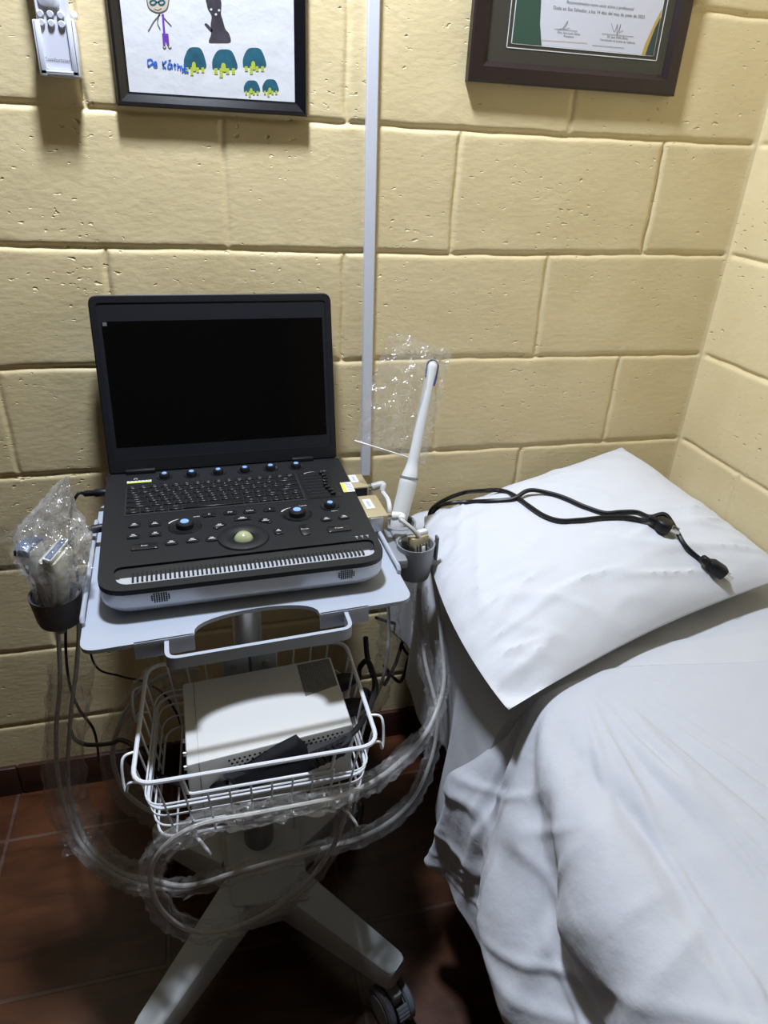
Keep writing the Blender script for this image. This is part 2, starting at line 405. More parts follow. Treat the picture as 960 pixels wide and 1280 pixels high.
# ------------------------------------------------------------------ the room
XL, YF, H = -3.6, -4.6, 2.6
def dense(a, b, joints, far=.02):
    s = set()
    k = a
    while k < b: s.add(round(k, 4)); k += far
    s.add(b)
    for j in joints:
        for d in (-.016, -.012, -.009, -.0065, -.004, -.002, 0, .002, .004, .0065, .009, .012, .016):
            if a <= j+d <= b: s.add(round(j+d, 4))
    o = sorted(s); r = [o[0]]
    for v in o[1:]:
        if v-r[-1] > .0012: r.append(v)
    return np.array(r)
def block_wall(name, par, us, zs, ortho):
    """us: distance from the corner; joints every 0.4 m, courses 0.2 m"""
    Uu, Zz = np.meshgrid(us, zs, indexing='ij')
    wob = .0013*vnoise(Uu*22, Zz*22, 3)+.0009*vnoise(Uu*70, Zz*70, 4)
    zz = Zz+wob+.003*vnoise(Uu*1.7, Zz*5, 8)
    dz = np.abs((zz+.1) % .2-.1)
    course = np.floor(zz/.2).astype(int)
    off = np.where((course+par) % 2 == 0, .2, 0.)
    uu = Uu+.0022*vnoise(Uu*30+9, Zz*30, 5)
    du = np.abs((uu-off+.2) % .4-.2)
    st = .55+.45*vnoise(np.round((uu-off)/.4)*3.7+course*5.3, course*2.1+.5, 11)
    w = .0060
    g1 = np.exp(-(dz/w*1.25)**2)*(.9+.25*vnoise(Uu*9, Zz*9, 21)); g2 = np.exp(-(du/w*1.3)**2)*np.clip(st+.25, .35, 1)
    dep = .0050*np.maximum(g1, g2)
    dep += .0006*fbm(Uu*5, Zz*8, 31, 3)+.0003*vnoise(Uu*60, Zz*110, 9)
    dep *= smooth01((Uu-.004)/.012)*1.
    dep -= .003*np.exp(-(Uu/.007)**2)
    Pm = np.zeros(Uu.shape+(3,))
    if ortho: Pm[..., 0] = dep; Pm[..., 1] = -Uu; Pm[..., 2] = Zz
    else: Pm[..., 0] = -Uu; Pm[..., 1] = dep; Pm[..., 2] = Zz
    bm = NB(); grid_mesh(bm, Pm)
    return struct(obj(name, bm, WALL))
zs = dense(0, 1.75, [.2*k for k in range(1, 9)], .016)
zs = np.concatenate([zs, [2.0, H]])
us = np.concatenate([[-.02], dense(0, 1.8, [.2*k for k in range(0, 9)], .016), [2.2, -XL]])
wb = block_wall('wall_back', 0, us, zs, False)
us2 = np.concatenate([[-.02], dense(0, .8, [.2*k for k in range(0, 4)], .016), [1.2, 2, -YF]])
wr = block_wall('wall_right', 1, us2, zs, True)
bm = NB(); poly3(bm, [(XL, 0.02, H), (.02, 0.02, H), (.02, YF, H), (XL, YF, H)]); struct(obj('ceiling', bm, CEIL))
bm = NB(); box(bm, ((XL+.02)/2, YF/2, -.05), (-XL+.1, -YF+.1, .1)); struct(obj('floor', bm, FLOOR))
DIM = mat('far_wall_paint', (.12, .11, .10), .7)
bm = NB(); box(bm, (XL-.05, YF/2, H/2), (.1, -YF, H)); struct(obj('wall_left', bm, DIM))
bm = NB(); box(bm, (XL/2, YF-.05, H/2), (-XL, .1, H)); struct(obj('wall_front', bm, DIM))
def skirting(name, a, b, n):
    bm = NB(); a = Vector(a); b = Vector(b); L_ = (b-a).length; d = (b-a).normalized(); k = 0; x = .012
    nn = Vector(n)
    while x < L_:
        e = min(x+.337, L_)
        c = a+d*((x+e)/2)+nn*.005+V(0, 0, .0425)
        s = V(abs(d.x)*(e-x)+abs(nn.x)*.012, abs(d.y)*(e-x)+abs(nn.y)*.012, .083)
        box(bm, c, s, .002); x = e+.004
    c = (a+b)/2+nn*.002+V(0, 0, .04); box(bm, c, V(abs(d.x)*L_+abs(nn.x)*.008, abs(d.y)*L_+abs(nn.y)*.008, .08))
    return struct(obj(name, bm, BASEB))
skirting('baseboard_back', (-1.545-.341*3, 0, 0), (0, 0, 0), (0, -1, 0))
skirting('baseboard_right', (0, -.012, 0), (0, YF, 0), (-1, 0, 0))

# white cable trunking on the back wall
bm = NB()
A = (at(456, 588, y=-.006)); B = at(467, 0, y=-.006)
x0, x1 = -.747, -.761
ringsT = []
for z_, xx in ((.762, -.747), (2.6, -.781)):
    ringsT.append([(xx-.0095, .004, z_), (xx-.0095, -.010, z_), (xx-.008, -.0115, z_), (xx+.008, -.0115, z_), (xx+.0095, -.010, z_), (xx+.0095, .004, z_)])
loft(bm, ringsT)
tag(rename_origin(obj('cable_trunking', bm, mat('trunking_white', (.66, .68, .76), .35)), (-.747, 0, .762)), 'narrow white plastic cable trunking strip running up the yellow block wall', 'trunking')

# ------------------------------------------------------------------ things on the wall
def wall_bm_poly(bm, pts, y, th=.00015):
    """flat coloured shape on a vertical sheet at y (x, z pairs)"""
    lo = [bm.verts.new((p[0], y, p[1])) for p in pts]; hi = [bm.verts.new((p[0], y-th, p[1])) for p in pts]
    bm.faces.new(hi); n = len(pts)
    for i in range(n): bm.faces.new((lo[i], lo[(i+1) % n], hi[(i+1) % n], hi[i]))
def wall_frame(bm, x0, x1, z0, z1, w, d, y0, prof):
    """mitred frame: prof = list of (inset, depth)"""
    rings = []
    for (ins, dep) in prof:
        rings.append([(x0+ins, y0-dep, z0+ins), (x1-ins, y0-dep, z0+ins), (x1-ins, y0-dep, z1-ins), (x0+ins, y0-dep, z1-ins)])
    R = [[bm.verts.new(p) for p in r] for r in rings]
    for A_, B_ in zip(R, R[1:]+R[:1]):
        for k in range(4): bm.faces.new((A_[k], A_[(k+1) % 4], B_[(k+1) % 4], B_[k]))
def stroke(bm, pts, y, w, px=True, n=5):
    """a pen stroke on the paper plane"""
    P3 = [at(p[0], p[1], y=y) if px else V(p[0], y, p[1]) for p in pts]
    P3 = catmull(P3, n) if len(P3) > 2 else P3
    L_, R_ = [], []
    for i, p in enumerate(P3):
        a = P3[max(i-1, 0)]; b = P3[min(i+1, len(P3)-1)]; d = (b-a).normalized(); nn = V(-d.z, 0, d.x)*w/2
        L_.append(bm.verts.new(V(p.x, y-.0001, p.z)+nn)); R_.append(bm.verts.new(V(p.x, y-.0001, p.z)-nn))
    for i in range(len(P3)-1): bm.faces.new((L_[i], L_[i+1], R_[i+1], R_[i]))
def pxpoly(bm, pts, y, smooth=True):
    P3 = [at(p[0], p[1], y=y) for p in pts]
    if smooth:
        q = catmull(P3+[P3[0]], 4)[:-1]
    else: q = P3
    wall_bm_poly(bm, [(p.x, p.z) for p in q], y)

# child's drawing in a black frame
fx0, fx1, fz0, fz1 = -1.152, -.866, 1.4035, 1.80
t = thing('picture_frame', "child's marker drawing of turtles in a glossy black frame on the back wall", 'picture', (-1.009, 0, fz0))
bm = NB(); wall_frame(bm, fx0, fx1, fz0, fz1, .02, .02, .002, [(0, 0), (0, .014), (.0025, .0175), (.006, .0165), (.016, .0110), (.0205, .0095), (.0205, 0)])
fr = obj('frame', bm, FRAMEB, t, smooth=False)
bm = NB(); box(bm, ((fx0+fx1)/2, -.004, (fz0+fz1)/2), (fx1-fx0-.03, .008, fz1-fz0-.03)); pap = obj('drawing_sheet', bm, PAPER, t, label='white paper with marker drawings')
YP = -.0082
def D(x, y): return (130+x*.28125, y*.28125)
def turtle(cx, cy, w, h, lw):
    bm = NB(); sh = [D(cx-w/2, cy+h*.38), D(cx-w*.5, cy), D(cx-w*.3, cy-h*.42), D(cx, cy-h*.5), D(cx+w*.28, cy-h*.42), D(cx+w*.47, cy), D(cx+w/2, cy+h*.38), D(cx, cy+h*.42)]
    pxpoly(bm, sh, YP); s = obj('turtle_shell_mark', bm, TEAL, pap, smooth=False)
    bm = NB()
    for k, o_ in enumerate((-.36, -.14, .12, .36)):
        x = cx+o_*w; hh = lw*(1.6 if k == 1 else 1)
        pxpoly(bm, [D(x-lw*.28, cy+h*.36), D(x+lw*.28, cy+h*.36), D(x+lw*.32, cy+h*.36+hh), D(x-lw*.26, cy+h*.36+hh)], YP-.00012, False)
    x = cx-.05*w
    pxpoly(bm, [D(x-lw*.4, cy+h*.5), D(x-lw*.35, cy+h*.2), D(x, cy+h*.12), D(x+lw*.35, cy+h*.2), D(x+lw*.4, cy+h*.5)], YP-.00020)
    obj('turtle_leg_mark', bm, LIME, pap, smooth=False)
for a in ((404, 262, 96, 105, 22), (536, 268, 108, 98, 26), (668, 260, 100, 96, 22), (657, 385, 70, 56, 16), (740, 382, 70, 60, 16)): turtle(*a)
bm = NB()   # black dog
pxpoly(bm, [D(470, -40), D(453, -5), D(456, 15), D(462, 40), D(478, 70), D(474, 110), D(476, 150), D(466, 186), D(490, 190), D(520, 190), D(562, 186), D(556, 150), D(540, 130), D(528, 90), D(520, 60), D(522, 15), D(515, -10), D(500, -45)], YP)
pxpoly(bm, [D(446, 108), D(456, 104), D(482, 132), D(476, 142)], YP)
obj('dog_mark', bm, BLKM, pap, smooth=False)
bm = NB()
for c in ((476, 42), (511, 46), (497, 64)): pxpoly(bm, [D(c[0]-6, c[1]), D(c[0], c[1]-6), D(c[0]+6, c[1]), D(c[0], c[1]+6)], YP-.00022)
obj('dog_face_mark', bm, PAPERC, pap, smooth=False)
bm = NB()   # girl with glasses
pxpoly(bm, [D(190, 0), D(192, -40), D(238, -70), D(284, -40), D(288, 0), D(278, 40), D(250, 55), D(225, 52), D(200, 35)], YP); obj('girl_face_mark', bm, SKIN, pap, smooth=False)
bm = NB()
for s in ([D(190, 0), D(192, -40), D(238, -70), D(284, -40), D(288, 0), D(278, 40), D(250, 55), D(225, 52), D(200, 35), D(190, 0)], [D(250, 62), D(222, 95), D(204, 126), D(196, 138)], [D(256, 66), D(276, 90), D(300, 116)], [D(246, 60), D(238, 100), D(250, 130)], [D(224, 40), D(240, 46), D(256, 38)], [D(262, 205), D(268, 216), D(276, 208)], [D(284, 205), D(292, 215), D(300, 210)]):
    stroke(bm, s, YP-.00012, .0013)
obj('pencil_outline_mark', bm, PENC, pap, smooth=False)
bm = NB(); stroke(bm, [D(262, 62), D(264, 100), D(268, 150)], YP-.00022, .003); pxpoly(bm, [D(258, 148), D(286, 150), D(290, 200), D(280, 200), D(274, 178), D(272, 202), D(262, 198)], YP-.00022, False); obj('purple_dress_mark', bm, PURP, pap, smooth=False)
bm = NB()
for c in (218, 256): stroke(bm, [D(c-14, 8), D(c, 0), D(c+14, 8), D(c+6, 20), D(c-8, 20), D(c-14, 8)], YP-.00030, .002)
stroke(bm, [D(230, 10), D(244, 10)], YP-.00030, .0016)
obj('glasses_mark', bm, TEAL, pap, smooth=False)
bm = NB()   # "De Kathya" in blue marker
for s in ([D(194, 266), D(196, 296)], [D(194, 266), D(210, 264), D(216, 280), D(196, 296)],
          [D(222, 290), D(234, 282), D(228, 274), D(220, 286), D(226, 298), D(238, 294)],
          [D(260, 272), D(264, 304)], [D(278, 270), D(262, 288), D(276, 304)],
          [D(300, 284), D(288, 284), D(284, 300), D(294, 304), D(302, 286), D(303, 306)], [D(286, 270), D(298, 266)],
          [D(314, 280), D(316, 308)], [D(308, 290), D(322, 288)],
          [D(328, 282), D(328, 310)], [D(328, 298), D(338, 294), D(340, 312)],
          [D(344, 290), D(348, 306), D(356, 304)], [D(356, 286), D(356, 310), D(346, 322)],
          [D(370, 306), D(360, 310), D(360, 322), D(370, 318), D(372, 326)]):
    stroke(bm, s, YP-.00030, .0018)
obj('blue_name_lettering', bm, BLUEM, pap, smooth=False, label='name written in blue marker')

# certificate in a dark brown frame
cx0, cx1, cz0, cz1 = -.601, -.212, 1.4685, 1.80
t = thing('certificate_frame', 'printed certificate with dark olive mat in a wide dark brown frame, near the corner', 'picture', (-.4065, 0, cz0))
bm = NB(); wall_frame(bm, cx0, cx1, cz0, cz1, .03, .02, .002, [(0, 0), (0, .016), (.003, .019), (.022, .019), (.030, .012), (.030, 0)])
obj('frame', bm, FRAMED, t, smooth=False)
def cpt(px, py): return at(px, py, y=-.010)
bm = NB(); box(bm, ((cx0+cx1)/2, -.005, (cz0+cz1)/2), (cx1-cx0-.05, .008, cz1-cz0-.05)); mt = obj('mat_board', bm, MATB, t, smooth=False)
# inner edges of the mat, measured on the wall plane
mx0, mx1, mz0 = cpt(633, 60).x, cpt(821, 76).x, (cpt(633, 60).z+cpt(821, 76).z)/2
def crect(bm, x0, x1, z0, z1, w, y):
    for (a, b, c, d) in ((x0, x1, z0, z0+w), (x0, x0+w, z0, z1), (x1-w, x1, z0, z1), (x0, x1, z1-w, z1)):
        wall_bm_poly(bm, [(a, c), (b, c), (b, d), (a, d)], y, .0004)
bm = NB(); crect(bm, mx0, mx1, mz0, 1.77, .0012, -.0092); crect(bm, mx0+.0075, mx1-.0075, mz0+.006, 1.764, .0012, -.0092)
obj('white_mat_line', bm, STICK, mt, smooth=False)
px0, px1, pz0 = mx0+.009, mx1-.009, mz0+.0075
bm = NB(); wall_bm_poly(bm, [(px0, pz0), (px1, pz0), (px1, 1.762), (px0, 1.762)], -.009, .0005); pc = obj('certificate_sheet', bm, PAPERC, t, smooth=False)
W_ = px1-px0
bm = NB(); wall_bm_poly(bm, [(px0, pz0), (px0+W_*.20, pz0), (px0+W_*.17, pz0+.03), (px0+W_*.155, pz0+.07), (px0+W_*.17, pz0+.12), (px0+W_*.22, 1.762), (px0, 1.762)], -.0096, .0004); obj('green_border', bm, GREEN, pc, smooth=False)
bm = NB(); wall_bm_poly(bm, [(px1, pz0), (px1, pz0+.066), (px1-W_*.035, pz0+.045), (px1-W_*.075, pz0+.015), (px1-W_*.085, pz0)], -.0096, .0003); obj('gold_border', bm, GOLD, pc, smooth=False)
bm = NB(); wall_bm_poly(bm, [(px1, pz0), (px1, pz0+.054), (px1-W_*.025, pz0+.038), (px1-W_*.05, pz0+.012), (px1-W_*.058, pz0)], -.0100, .0003); obj('dark_green_corner', bm, TEALP, pc, smooth=False)
def ctext(s, px, py, size):
    bm = NB(); p = cpt(px, py); text(bm, s, size, Matrix.Translation((p.x, -.0098, p.z)) @ Matrix.Rotation(PI/2, 4, 'X')); obj('printed_line', bm, GREYINK, pc, smooth=False)
ctext('Reconocimiento como socio activo y profesional', 751, 7, .0062)
ctext('Dado en San Salvador, a los 14 días del mes de junio de 2025', 750, 15.5, .0068)
ctext('Dra. Ana Lucía Sáenz', 711, 41.5, .0048); ctext('Presidente', 711, 45.5, .0044)
ctext('Dr. Juan Pablo Rivas', 772, 47, .0048); ctext('Coordinador de la Junta de Vigilancia', 772, 51.5, .0044)
for s in ([(693, 36), (722, 39)], [(698, 37), (706, 34), (710, 26), (704, 36), (712, 35)], [(752, 42), (792, 46)], [(764, 29), (768, 40), (772, 30), (771, 44), (776, 30), (774, 40), (779, 38)], [(740, 56.5), (780, 60)]):
    bm = NB(); stroke(bm, s, -.0098, .0006); obj('pen_stroke', bm, GREYINK, pc, smooth=False)
bm = NB(); stroke(bm, [(677, 50), (735, 54)], -.0098, .0006); obj('gold_rule', bm, GOLD, pc, smooth=False)

# air conditioner remote in its wall holder
RX = -1.2235
t = thing('remote_holder', 'white wall bracket cradling a remote control, at the top left', 'holder', (RX, 0, 1.437))
bm = NB()
y0 = .001
# back, cheeks and floor of the holder
box(bm, (RX, -.003, 1.468), (.054, .006, .066), .002); box(bm, (RX-.0245, -.016, 1.468), (.005, .032, .066), .002); box(bm, (RX+.0245, -.016, 1.470), (.005, .032, .070), .002)
box(bm, (RX, -.016, 1.4395), (.052, .032, .005), .002); box(bm, (RX-.0215, -.0305, 1.468), (.009, .003, .066), .0012); box(bm, (RX+.0215, -.0305, 1.470), (.009, .003, .070), .0012)
box(bm, (RX, -.0305, 1.4395), (.05, .003, .006), .0012)
obj('cradle', bm, REMOTE, t)
bm = NB(); lathe(bm, [(.004, 0), (.005, .004), (.003, .009)], (RX+.027, -.012, 1.507), 12); obj('peg', bm, REMOTE, t)
t = thing('remote_control', 'white remote control with grey round buttons, slotted in the wall bracket', 'remote', (RX, -.018, 1.443))
bm = NB()
out = rpoly([(RX-.0205, 1.4425), (RX+.0205, 1.4425), (RX+.0225, 1.60), (RX-.0225, 1.60)], .006)
loft(bm, [[(p.x, -.008, p.y) for p in out], [(p.x, -.0255, p.y) for p in out], [(RX+(p.x-RX)*.93, -.0282, 1.52+(p.y-1.52)*.985) for p in out]])
rb = obj('body', bm, REMOTE, t)
for i, (px, py) in enumerate(((50, 17), (62.5, 17.5), (75.5, 19), (51.5, 28), (64, 29), (77, 30.5))):
    p = at(px, py, y=-.030); bm = NB(); lathe(bm, [(.0048, 0), (.0048, .0022), (.0036, .0034)], (p.x, -.0278, p.z), 14, axis=(0, -1, 0)); obj('button', bm, REMK, t)
bm = NB(); p = at(60, -3, y=-.030); o2 = rpoly([(p.x-.0135, p.z-.013), (p.x+.0135, p.z-.013), (p.x+.0135, p.z+.013), (p.x-.0135, p.z+.013)], .009)
loft(bm, [[(q.x, -.0278, q.y) for q in o2], [(q.x, -.0305, q.y) for q in o2], [(p.x+(q.x-p.x)*.8, -.0318, p.z+(q.y-p.z)*.8) for q in o2]]); obj('navigation_pad', bm, REMK, t)
bm = NB(); p = at(71.5, 75, y=-.0285); text(bm, 'Comfortstar', .0068, Matrix.Translation((p.x, -.0287, p.z)) @ Matrix.Rotation(PI/2, 4, 'X')); obj('lettering', bm, GREYINK, t, smooth=False)

# ------------------------------------------------------------------ trolley
TZ = .795
cx, cy = -1.0205, -.375
cart = thing('medical_trolley', 'white and grey wheeled trolley with tray and wire basket under the ultrasound machine', 'trolley', (cx, cy, 0))
# tray
FL, FR = at(98, 816, z=TZ), at(517, 749, z=TZ)
ex = (FR-FL); ex.z = 0; TW = ex.length; ex.normalize(); ey = V(-.034, .9994, 0)
TD = .405
def T(a, b, z=TZ): q = FL+ex*a+ey*b; return V(q.x, q.y, z)
def Tinv(p):
    d = p-FL; k = ex.x*ey.y-ex.y*ey.x
    return ((d.x*ey.y-d.y*ey.x)/k, (ex.x*d.y-ex.y*d.x)/k)
cl = Tinv(at(243, 800, z=TZ)); cr = Tinv(at(403, 776, z=TZ)); cm = Tinv(at(322, 760, z=TZ))
arc = []
for k in range(17):
    a = PI*k/16; c = (cl[0]+cr[0])/2; w = (cr[0]-cl[0])/2
    x = c+w*math.cos(a)*(1 if True else 0); y = cm[1]*math.sin(a)**.75
    arc.append((x, y))
base = rpoly([(0, 0), (TW, 0), (TW, TD), (0, TD)], .022, 6)
# outline: front edge with the arched cut-out
outl = [(p.x, p.y) for p in base]
i0 = 6
ol = outl[:7] + arc[::-1] + outl[7:]
bm = NB(); plate(bm, ol, [], TZ-.006, TZ, lambda x, y, z: T(x, y, z))
tray = obj('tray', bm, TRAYM, cart)
for (a, b) in ((Tinv(at(166, 812, z=TZ))[0], cl[0]), (cr[0], Tinv(at(466, 768, z=TZ))[0])):
    bm = NB(); box(bm, T((a+b)/2, .0015, TZ-.013), (b-a, .004, .026), .0008, Matrix.Rotation(math.atan2(ex.y, ex.x), 3, 'Z')); obj('front_lip', bm, TRAYM, cart)
bm = NB()   # flat bar handle
h0 = Tinv(at(208, 806, z=TZ))[0]; h1 = Tinv(at(437, 774, z=TZ))[0]
hp = rpoly([(h0, .006), (h0, -.036), (h1, -.036), (h1, .006)], [0, .014, .014, 0], 6)
def offs(pts, d):
    r = []
    for i, p in enumerate(pts):
        a = pts[max(i-1, 0)]; b = pts[min(i+1, len(pts)-1)]; t_ = (Vector(b)-Vector(a)).normalized(); r.append((p[0]-t_.y*d, p[1]+t_.x*d))
    return r
hi_ = offs(hp, .0028); ho_ = offs(hp, -.0028)
R_ = [[T(p[0], p[1], z) for p in l] for l, z in ((hi_, TZ-.003), (ho_, TZ-.003), (ho_, TZ-.021), (hi_, TZ-.021))]
vs = [[bm.verts.new(p) for p in r] for r in R_]
for A_, B_ in zip(vs, vs[1:]+vs[:1]):
    for k in range(len(A_)-1): bm.faces.new((A_[k], A_[k+1], B_[k+1], B_[k]))
for e_ in (0, -1): bm.faces.new([v[e_] for v in vs])
obj('handle', bm, TRAYM, cart)
for (a0, b0, a1, b1) in ((.001, .055, .001, .33), (TW-.001, .07, TW-.001, .36)):
    p0, p1 = T(a0, b0, TZ+.004), T(a1, b1, TZ+.004)
    bm = NB(); tube(bm, [p0+V(0, 0, -.008), p0+V(0, 0, .002)]+catmull([p0+ey*.004+V(0, 0, .006), p1-ey*.004+V(0, 0, .006)], 2)+[p1+V(0, 0, -.008)], .0034, 8); obj('side_rail', bm, TRAYM, cart)
# pole
bm = NB(); lathe(bm, [(.0225, .20), (.0225, .785)], (cx, cy, 0), 28); lathe(bm, [(.045, .780), (.045, TZ-.006)], (cx, cy, 0), 28); pole = obj('pole', bm, ALU, cart)
bm = NB(); lathe(bm, [(.0285, .16), (.0275, .30), (.025, .303)], (cx, cy, 0), 28); obj('pole_sleeve', bm, mat('sleeve_grey', (.24, .245, .25), .4), cart)
# hub with four legs
zt = .165
def hubring(f, z):
    return [V(*p, 0)+V(0, 0, z if not callable(z) else z(p)) for p in f]
hub = rpoly([(-1.086, -.497), (-.962, -.487), (-.945, -.33), (-1.092, -.335)], .016, 4)
bm = NB()
zz_ = lambda p: .150+.028*max(0, min(1, (p[1]+.49)/.13))
loft(bm, [[V(p.x, p.y, .085) for p in hub], [V(p.x, p.y, zz_(p)-.006) for p in hub], [V(cx+(p.x-cx)*.94, -.42+(p.y+.42)*.94, zz_(p)) for p in hub]])
obj('hub', bm, GREYPL, cart)
bm = NB()   # pressed cover plate over the front of the hub
pts = [at(290, 1134, z=.158), at(388, 1124, z=.158), at(374, 1035, z=.182), at(282, 1042, z=.182)]
q = rpoly([(0, 0), (1, 0), (1, 1), (0, 1)], .09, 5)
def bil(u, v): a = pts[0].lerp(pts[1], u); b = pts[3].lerp(pts[2], u); return a.lerp(b, v)
loft(bm, [[bil(p.x, p.y)-V(0, 0, .04) for p in q], [bil(p.x, p.y) for p in q], [bil(.5+(p.x-.5)*.95, .5+(p.y-.5)*.95)+V(0, 0, .003) for p in q]])
obj('hub_cover', bm, GREYPL, cart)
def leg(tip, root, w0, w1, z0t, z1t, z0b, z1b):
    d = (V(*tip, 0)-V(*root, 0)); L_ = d.length; d.normalize(); n = V(-d.y, d.x, 0); rings = []
    for k in range(11):
        s = (0, .15, .3, .45, .6, .75, .87, .93, .965, .99, 1)[k]; c = V(*root, 0)+d*L_*s; w = w0+(w1-w0)*s; zt_ = z0t+(z1t-z0t)*s; zb_ = z0b+(z1b-z0b)*s
        w *= {8: .95, 9: .80, 10: .55}.get(k, 1)
        prof = [(-1, zb_), (-1, zt_-.012), (-.86, zt_-.002), (-.7, zt_), (.7, zt_), (.86, zt_-.002), (1, zt_-.012), (1, zb_)]
        rings.append([c+n*(a*w)+V(0, 0, z) for a, z in prof])
    # rounded tip
    bm = NB(); loft(bm, rings)
    return bm
def caster(parent, p, yaw, lock):
    """twin-wheel caster hanging below a leg tip, built round p (x, y of the stem)"""
    R3 = Matrix.Rotation(yaw, 3, 'Z'); c = V(p[0], p[1], .0385)+R3 @ V(.022, 0, 0)
    bm = NB(); lathe(bm, [(.013, 0), (.013, .03)], (p[0], p[1], .078), 16)
    box(bm, c+V(0, 0, .030)-R3 @ V(.006, 0, 0), (.046, .020, .034), .007, R3)
    st = obj('caster', bm, WHEELL, parent)
    ax = R3 @ V(0, 1, 0)
    for s in (-1, 1):
        bm = NB(); lathe(bm, [(.012, -.0075), (.034, -.0075), (.0385, -.004), (.0385, .004), (.034, .0075), (.012, .0075)], c+ax*(s*.0195), 32, axis=ax)
        wl = obj('wheel', bm, WHEELG, st)
        bm = NB(); lathe(bm, [(.026, -.0085), (.026, .0085)], c+ax*(s*.0195), 28, axis=ax); obj('wheel_cap', bm, WHEELL, st)
    bm = NB()
    if lock:
        for k in range(4):
            a = .2+k*.16; box(bm, c+R3 @ V(.040*math.cos(a+.1), 0, .040*math.sin(a+.1)), (.005, .021, .0075), .0012, R3 @ Matrix.Rotation(-a, 3, 'Y'))
        obj('brake_pedal', bm, WHEELG, st)
    else: bm.free()
tips = {'fr': (at(499, 1208, z=.14), (-.975, -.455)), 'br': (V(-.808, -.264, 0), (-.965, -.375)), 'bl': (V(-1.216, -.270, 0), (-1.075, -.375)), 'fl': (V(-1.228, -.655, 0), (-1.065, -.455))}
for k, (tp, rtp) in tips.items():
    bm = leg((tp.x, tp.y), rtp, .036, .024, .158, .142, .088, .098)
    lg = obj('leg', bm, GREYPL, cart)
    d = (V(tp.x, tp.y, 0)-V(*rtp, 0)).normalized(); s_ = V(tp.x, tp.y, 0)-d*.024
    yw = {'fr': -PI/2+.35, 'br': PI/2-.5, 'bl': PI/2+.5, 'fl': -PI/2-.3}[k]
    caster(cart, (s_.x, s_.y), yw, k[0] == 'f')
# wire basket
RZ, BZ = .650, .528
rc = [at(164, 983, z=RZ), at(474, 931, z=RZ), at(431, 801, z=RZ), at(184, 833, z=RZ)]
ctr = sum(rc, Vector())/4
def shrink(p, f): return (ctr.x+(p.x-ctr.x)*f, ctr.y+(p.y-ctr.y)*f)
def bring(f, z, r=.028): return [V(p.x, p.y, z) for p in rpoly([shrink(p, f) for p in rc], r, 6)]
bm = NB()
# rim with the dip in its front
rim = bring(1, RZ)
tube(bm, rim, .0032, 8, closed=True)
for f, z in ((.945, .600), (.925, .575), (.905, .552)): tube(bm, bring(f, z), .0014, 6, closed=True)
tube(bm, bring(.93, .590), .0024, 8, closed=True)
tube(bm, bring(.89, BZ), .0018, 6, closed=True)
def side(i, n, skip=False):
    a, b = rc[i], rc[(i+1) % 4]
    for k in range(1, n):
        s = k/n; pt = a.lerp(b, s); q = shrink(pt, .89)
        top = V(pt.x, pt.y, RZ); bot = V(q[0], q[1], BZ)
        if i == 0 and .2 < s < .82: top = top.lerp(bot, .30)
        tube(bm, [top, bot], .0016, 6)
        if i in (0,):    # floor wires run on to the back
            a2, b2 = rc[3], rc[2]; p2 = a2.lerp(b2, s); q2 = shrink(p2, .89); tube(bm, [bot, V(q2[0], q2[1], BZ)], .0016, 6)
for i, n in ((0, 11), (1, 7), (2, 11), (3, 7)): side(i, n)
f0, f1 = rc[0], rc[1]
def fpt(s, d): pt = f0.lerp(f1, s); q = shrink(pt, .89); return V(pt.x, pt.y, RZ).lerp(V(q[0], q[1], BZ), d)
tube(bm, [fpt(.19, 0), fpt(.195, .27), fpt(.215, .30), fpt(.5, .30), fpt(.785, .30), fpt(.805, .27), fpt(.81, 0)], .0024, 8)
bk = obj('wire_basket', bm, WHITE_METAL, cart)
def hook(pts, y=None, r=.0019):
    bm = NB(); tube(bm, catmull(pts, 6), r, 8); return obj('cable_hook', bm, WHITE_METAL, bk)
lx = rc[0].lerp(rc[3], .16); o_ = (rc[0]-rc[1]).normalized()
def sh(base, dv): return [base+o_*a*dv+V(0, 0, z)+(rc[3]-rc[0]).normalized()*b for a, b, z in ((-.002, .025, -.004), (.014, .02, -.004), (.018, .012, -.012), (.018, .004, -.035), (.015, -.002, -.046), (.010, -.004, -.030), (-.004, -.006, -.028))]
hook(sh(V(lx.x, lx.y, RZ), 1)); lx2 = rc[1].lerp(rc[2], .16); hook(sh(V(lx2.x, lx2.y, RZ), -1))
lx3 = rc[0].lerp(rc[3], .72); hook(sh(V(lx3.x, lx3.y, RZ), 1))
for s in (.155, .86):
    b0 = fpt(s, 1.0); fo = (rc[0]-rc[3]).normalized()
    w_ = (rc[1]-rc[0]).normalized()
    hook([b0, b0+fo*.008+w_*.003+V(0, 0, .010), b0+fo*.022+w_*.012+V(0, 0, .013), b0+fo*.034+w_*.022+V(0, 0, .006), b0+fo*.036+w_*.026+V(0, 0, -.004)], r=.0024)
# bracket that holds the basket on the pole
bm = NB()
for s in (-.5, .5): box(bm, (cx+s*.044, -.402, .632), (.040, .006, .052), .002)
box(bm, (cx, -.388, .632), (.06, .022, .04), .003)
br_ = obj('basket_bracket', bm, TRAYM, cart)
for s in (-1, 1):
    bm = NB(); lathe(bm, [(.0055, 0), (.0055, .003), (.003, .004)], (cx+s*.026, -.405, .632), 10, axis=(0, -1, 0)); obj('bracket_screw', bm, STEEL, br_)
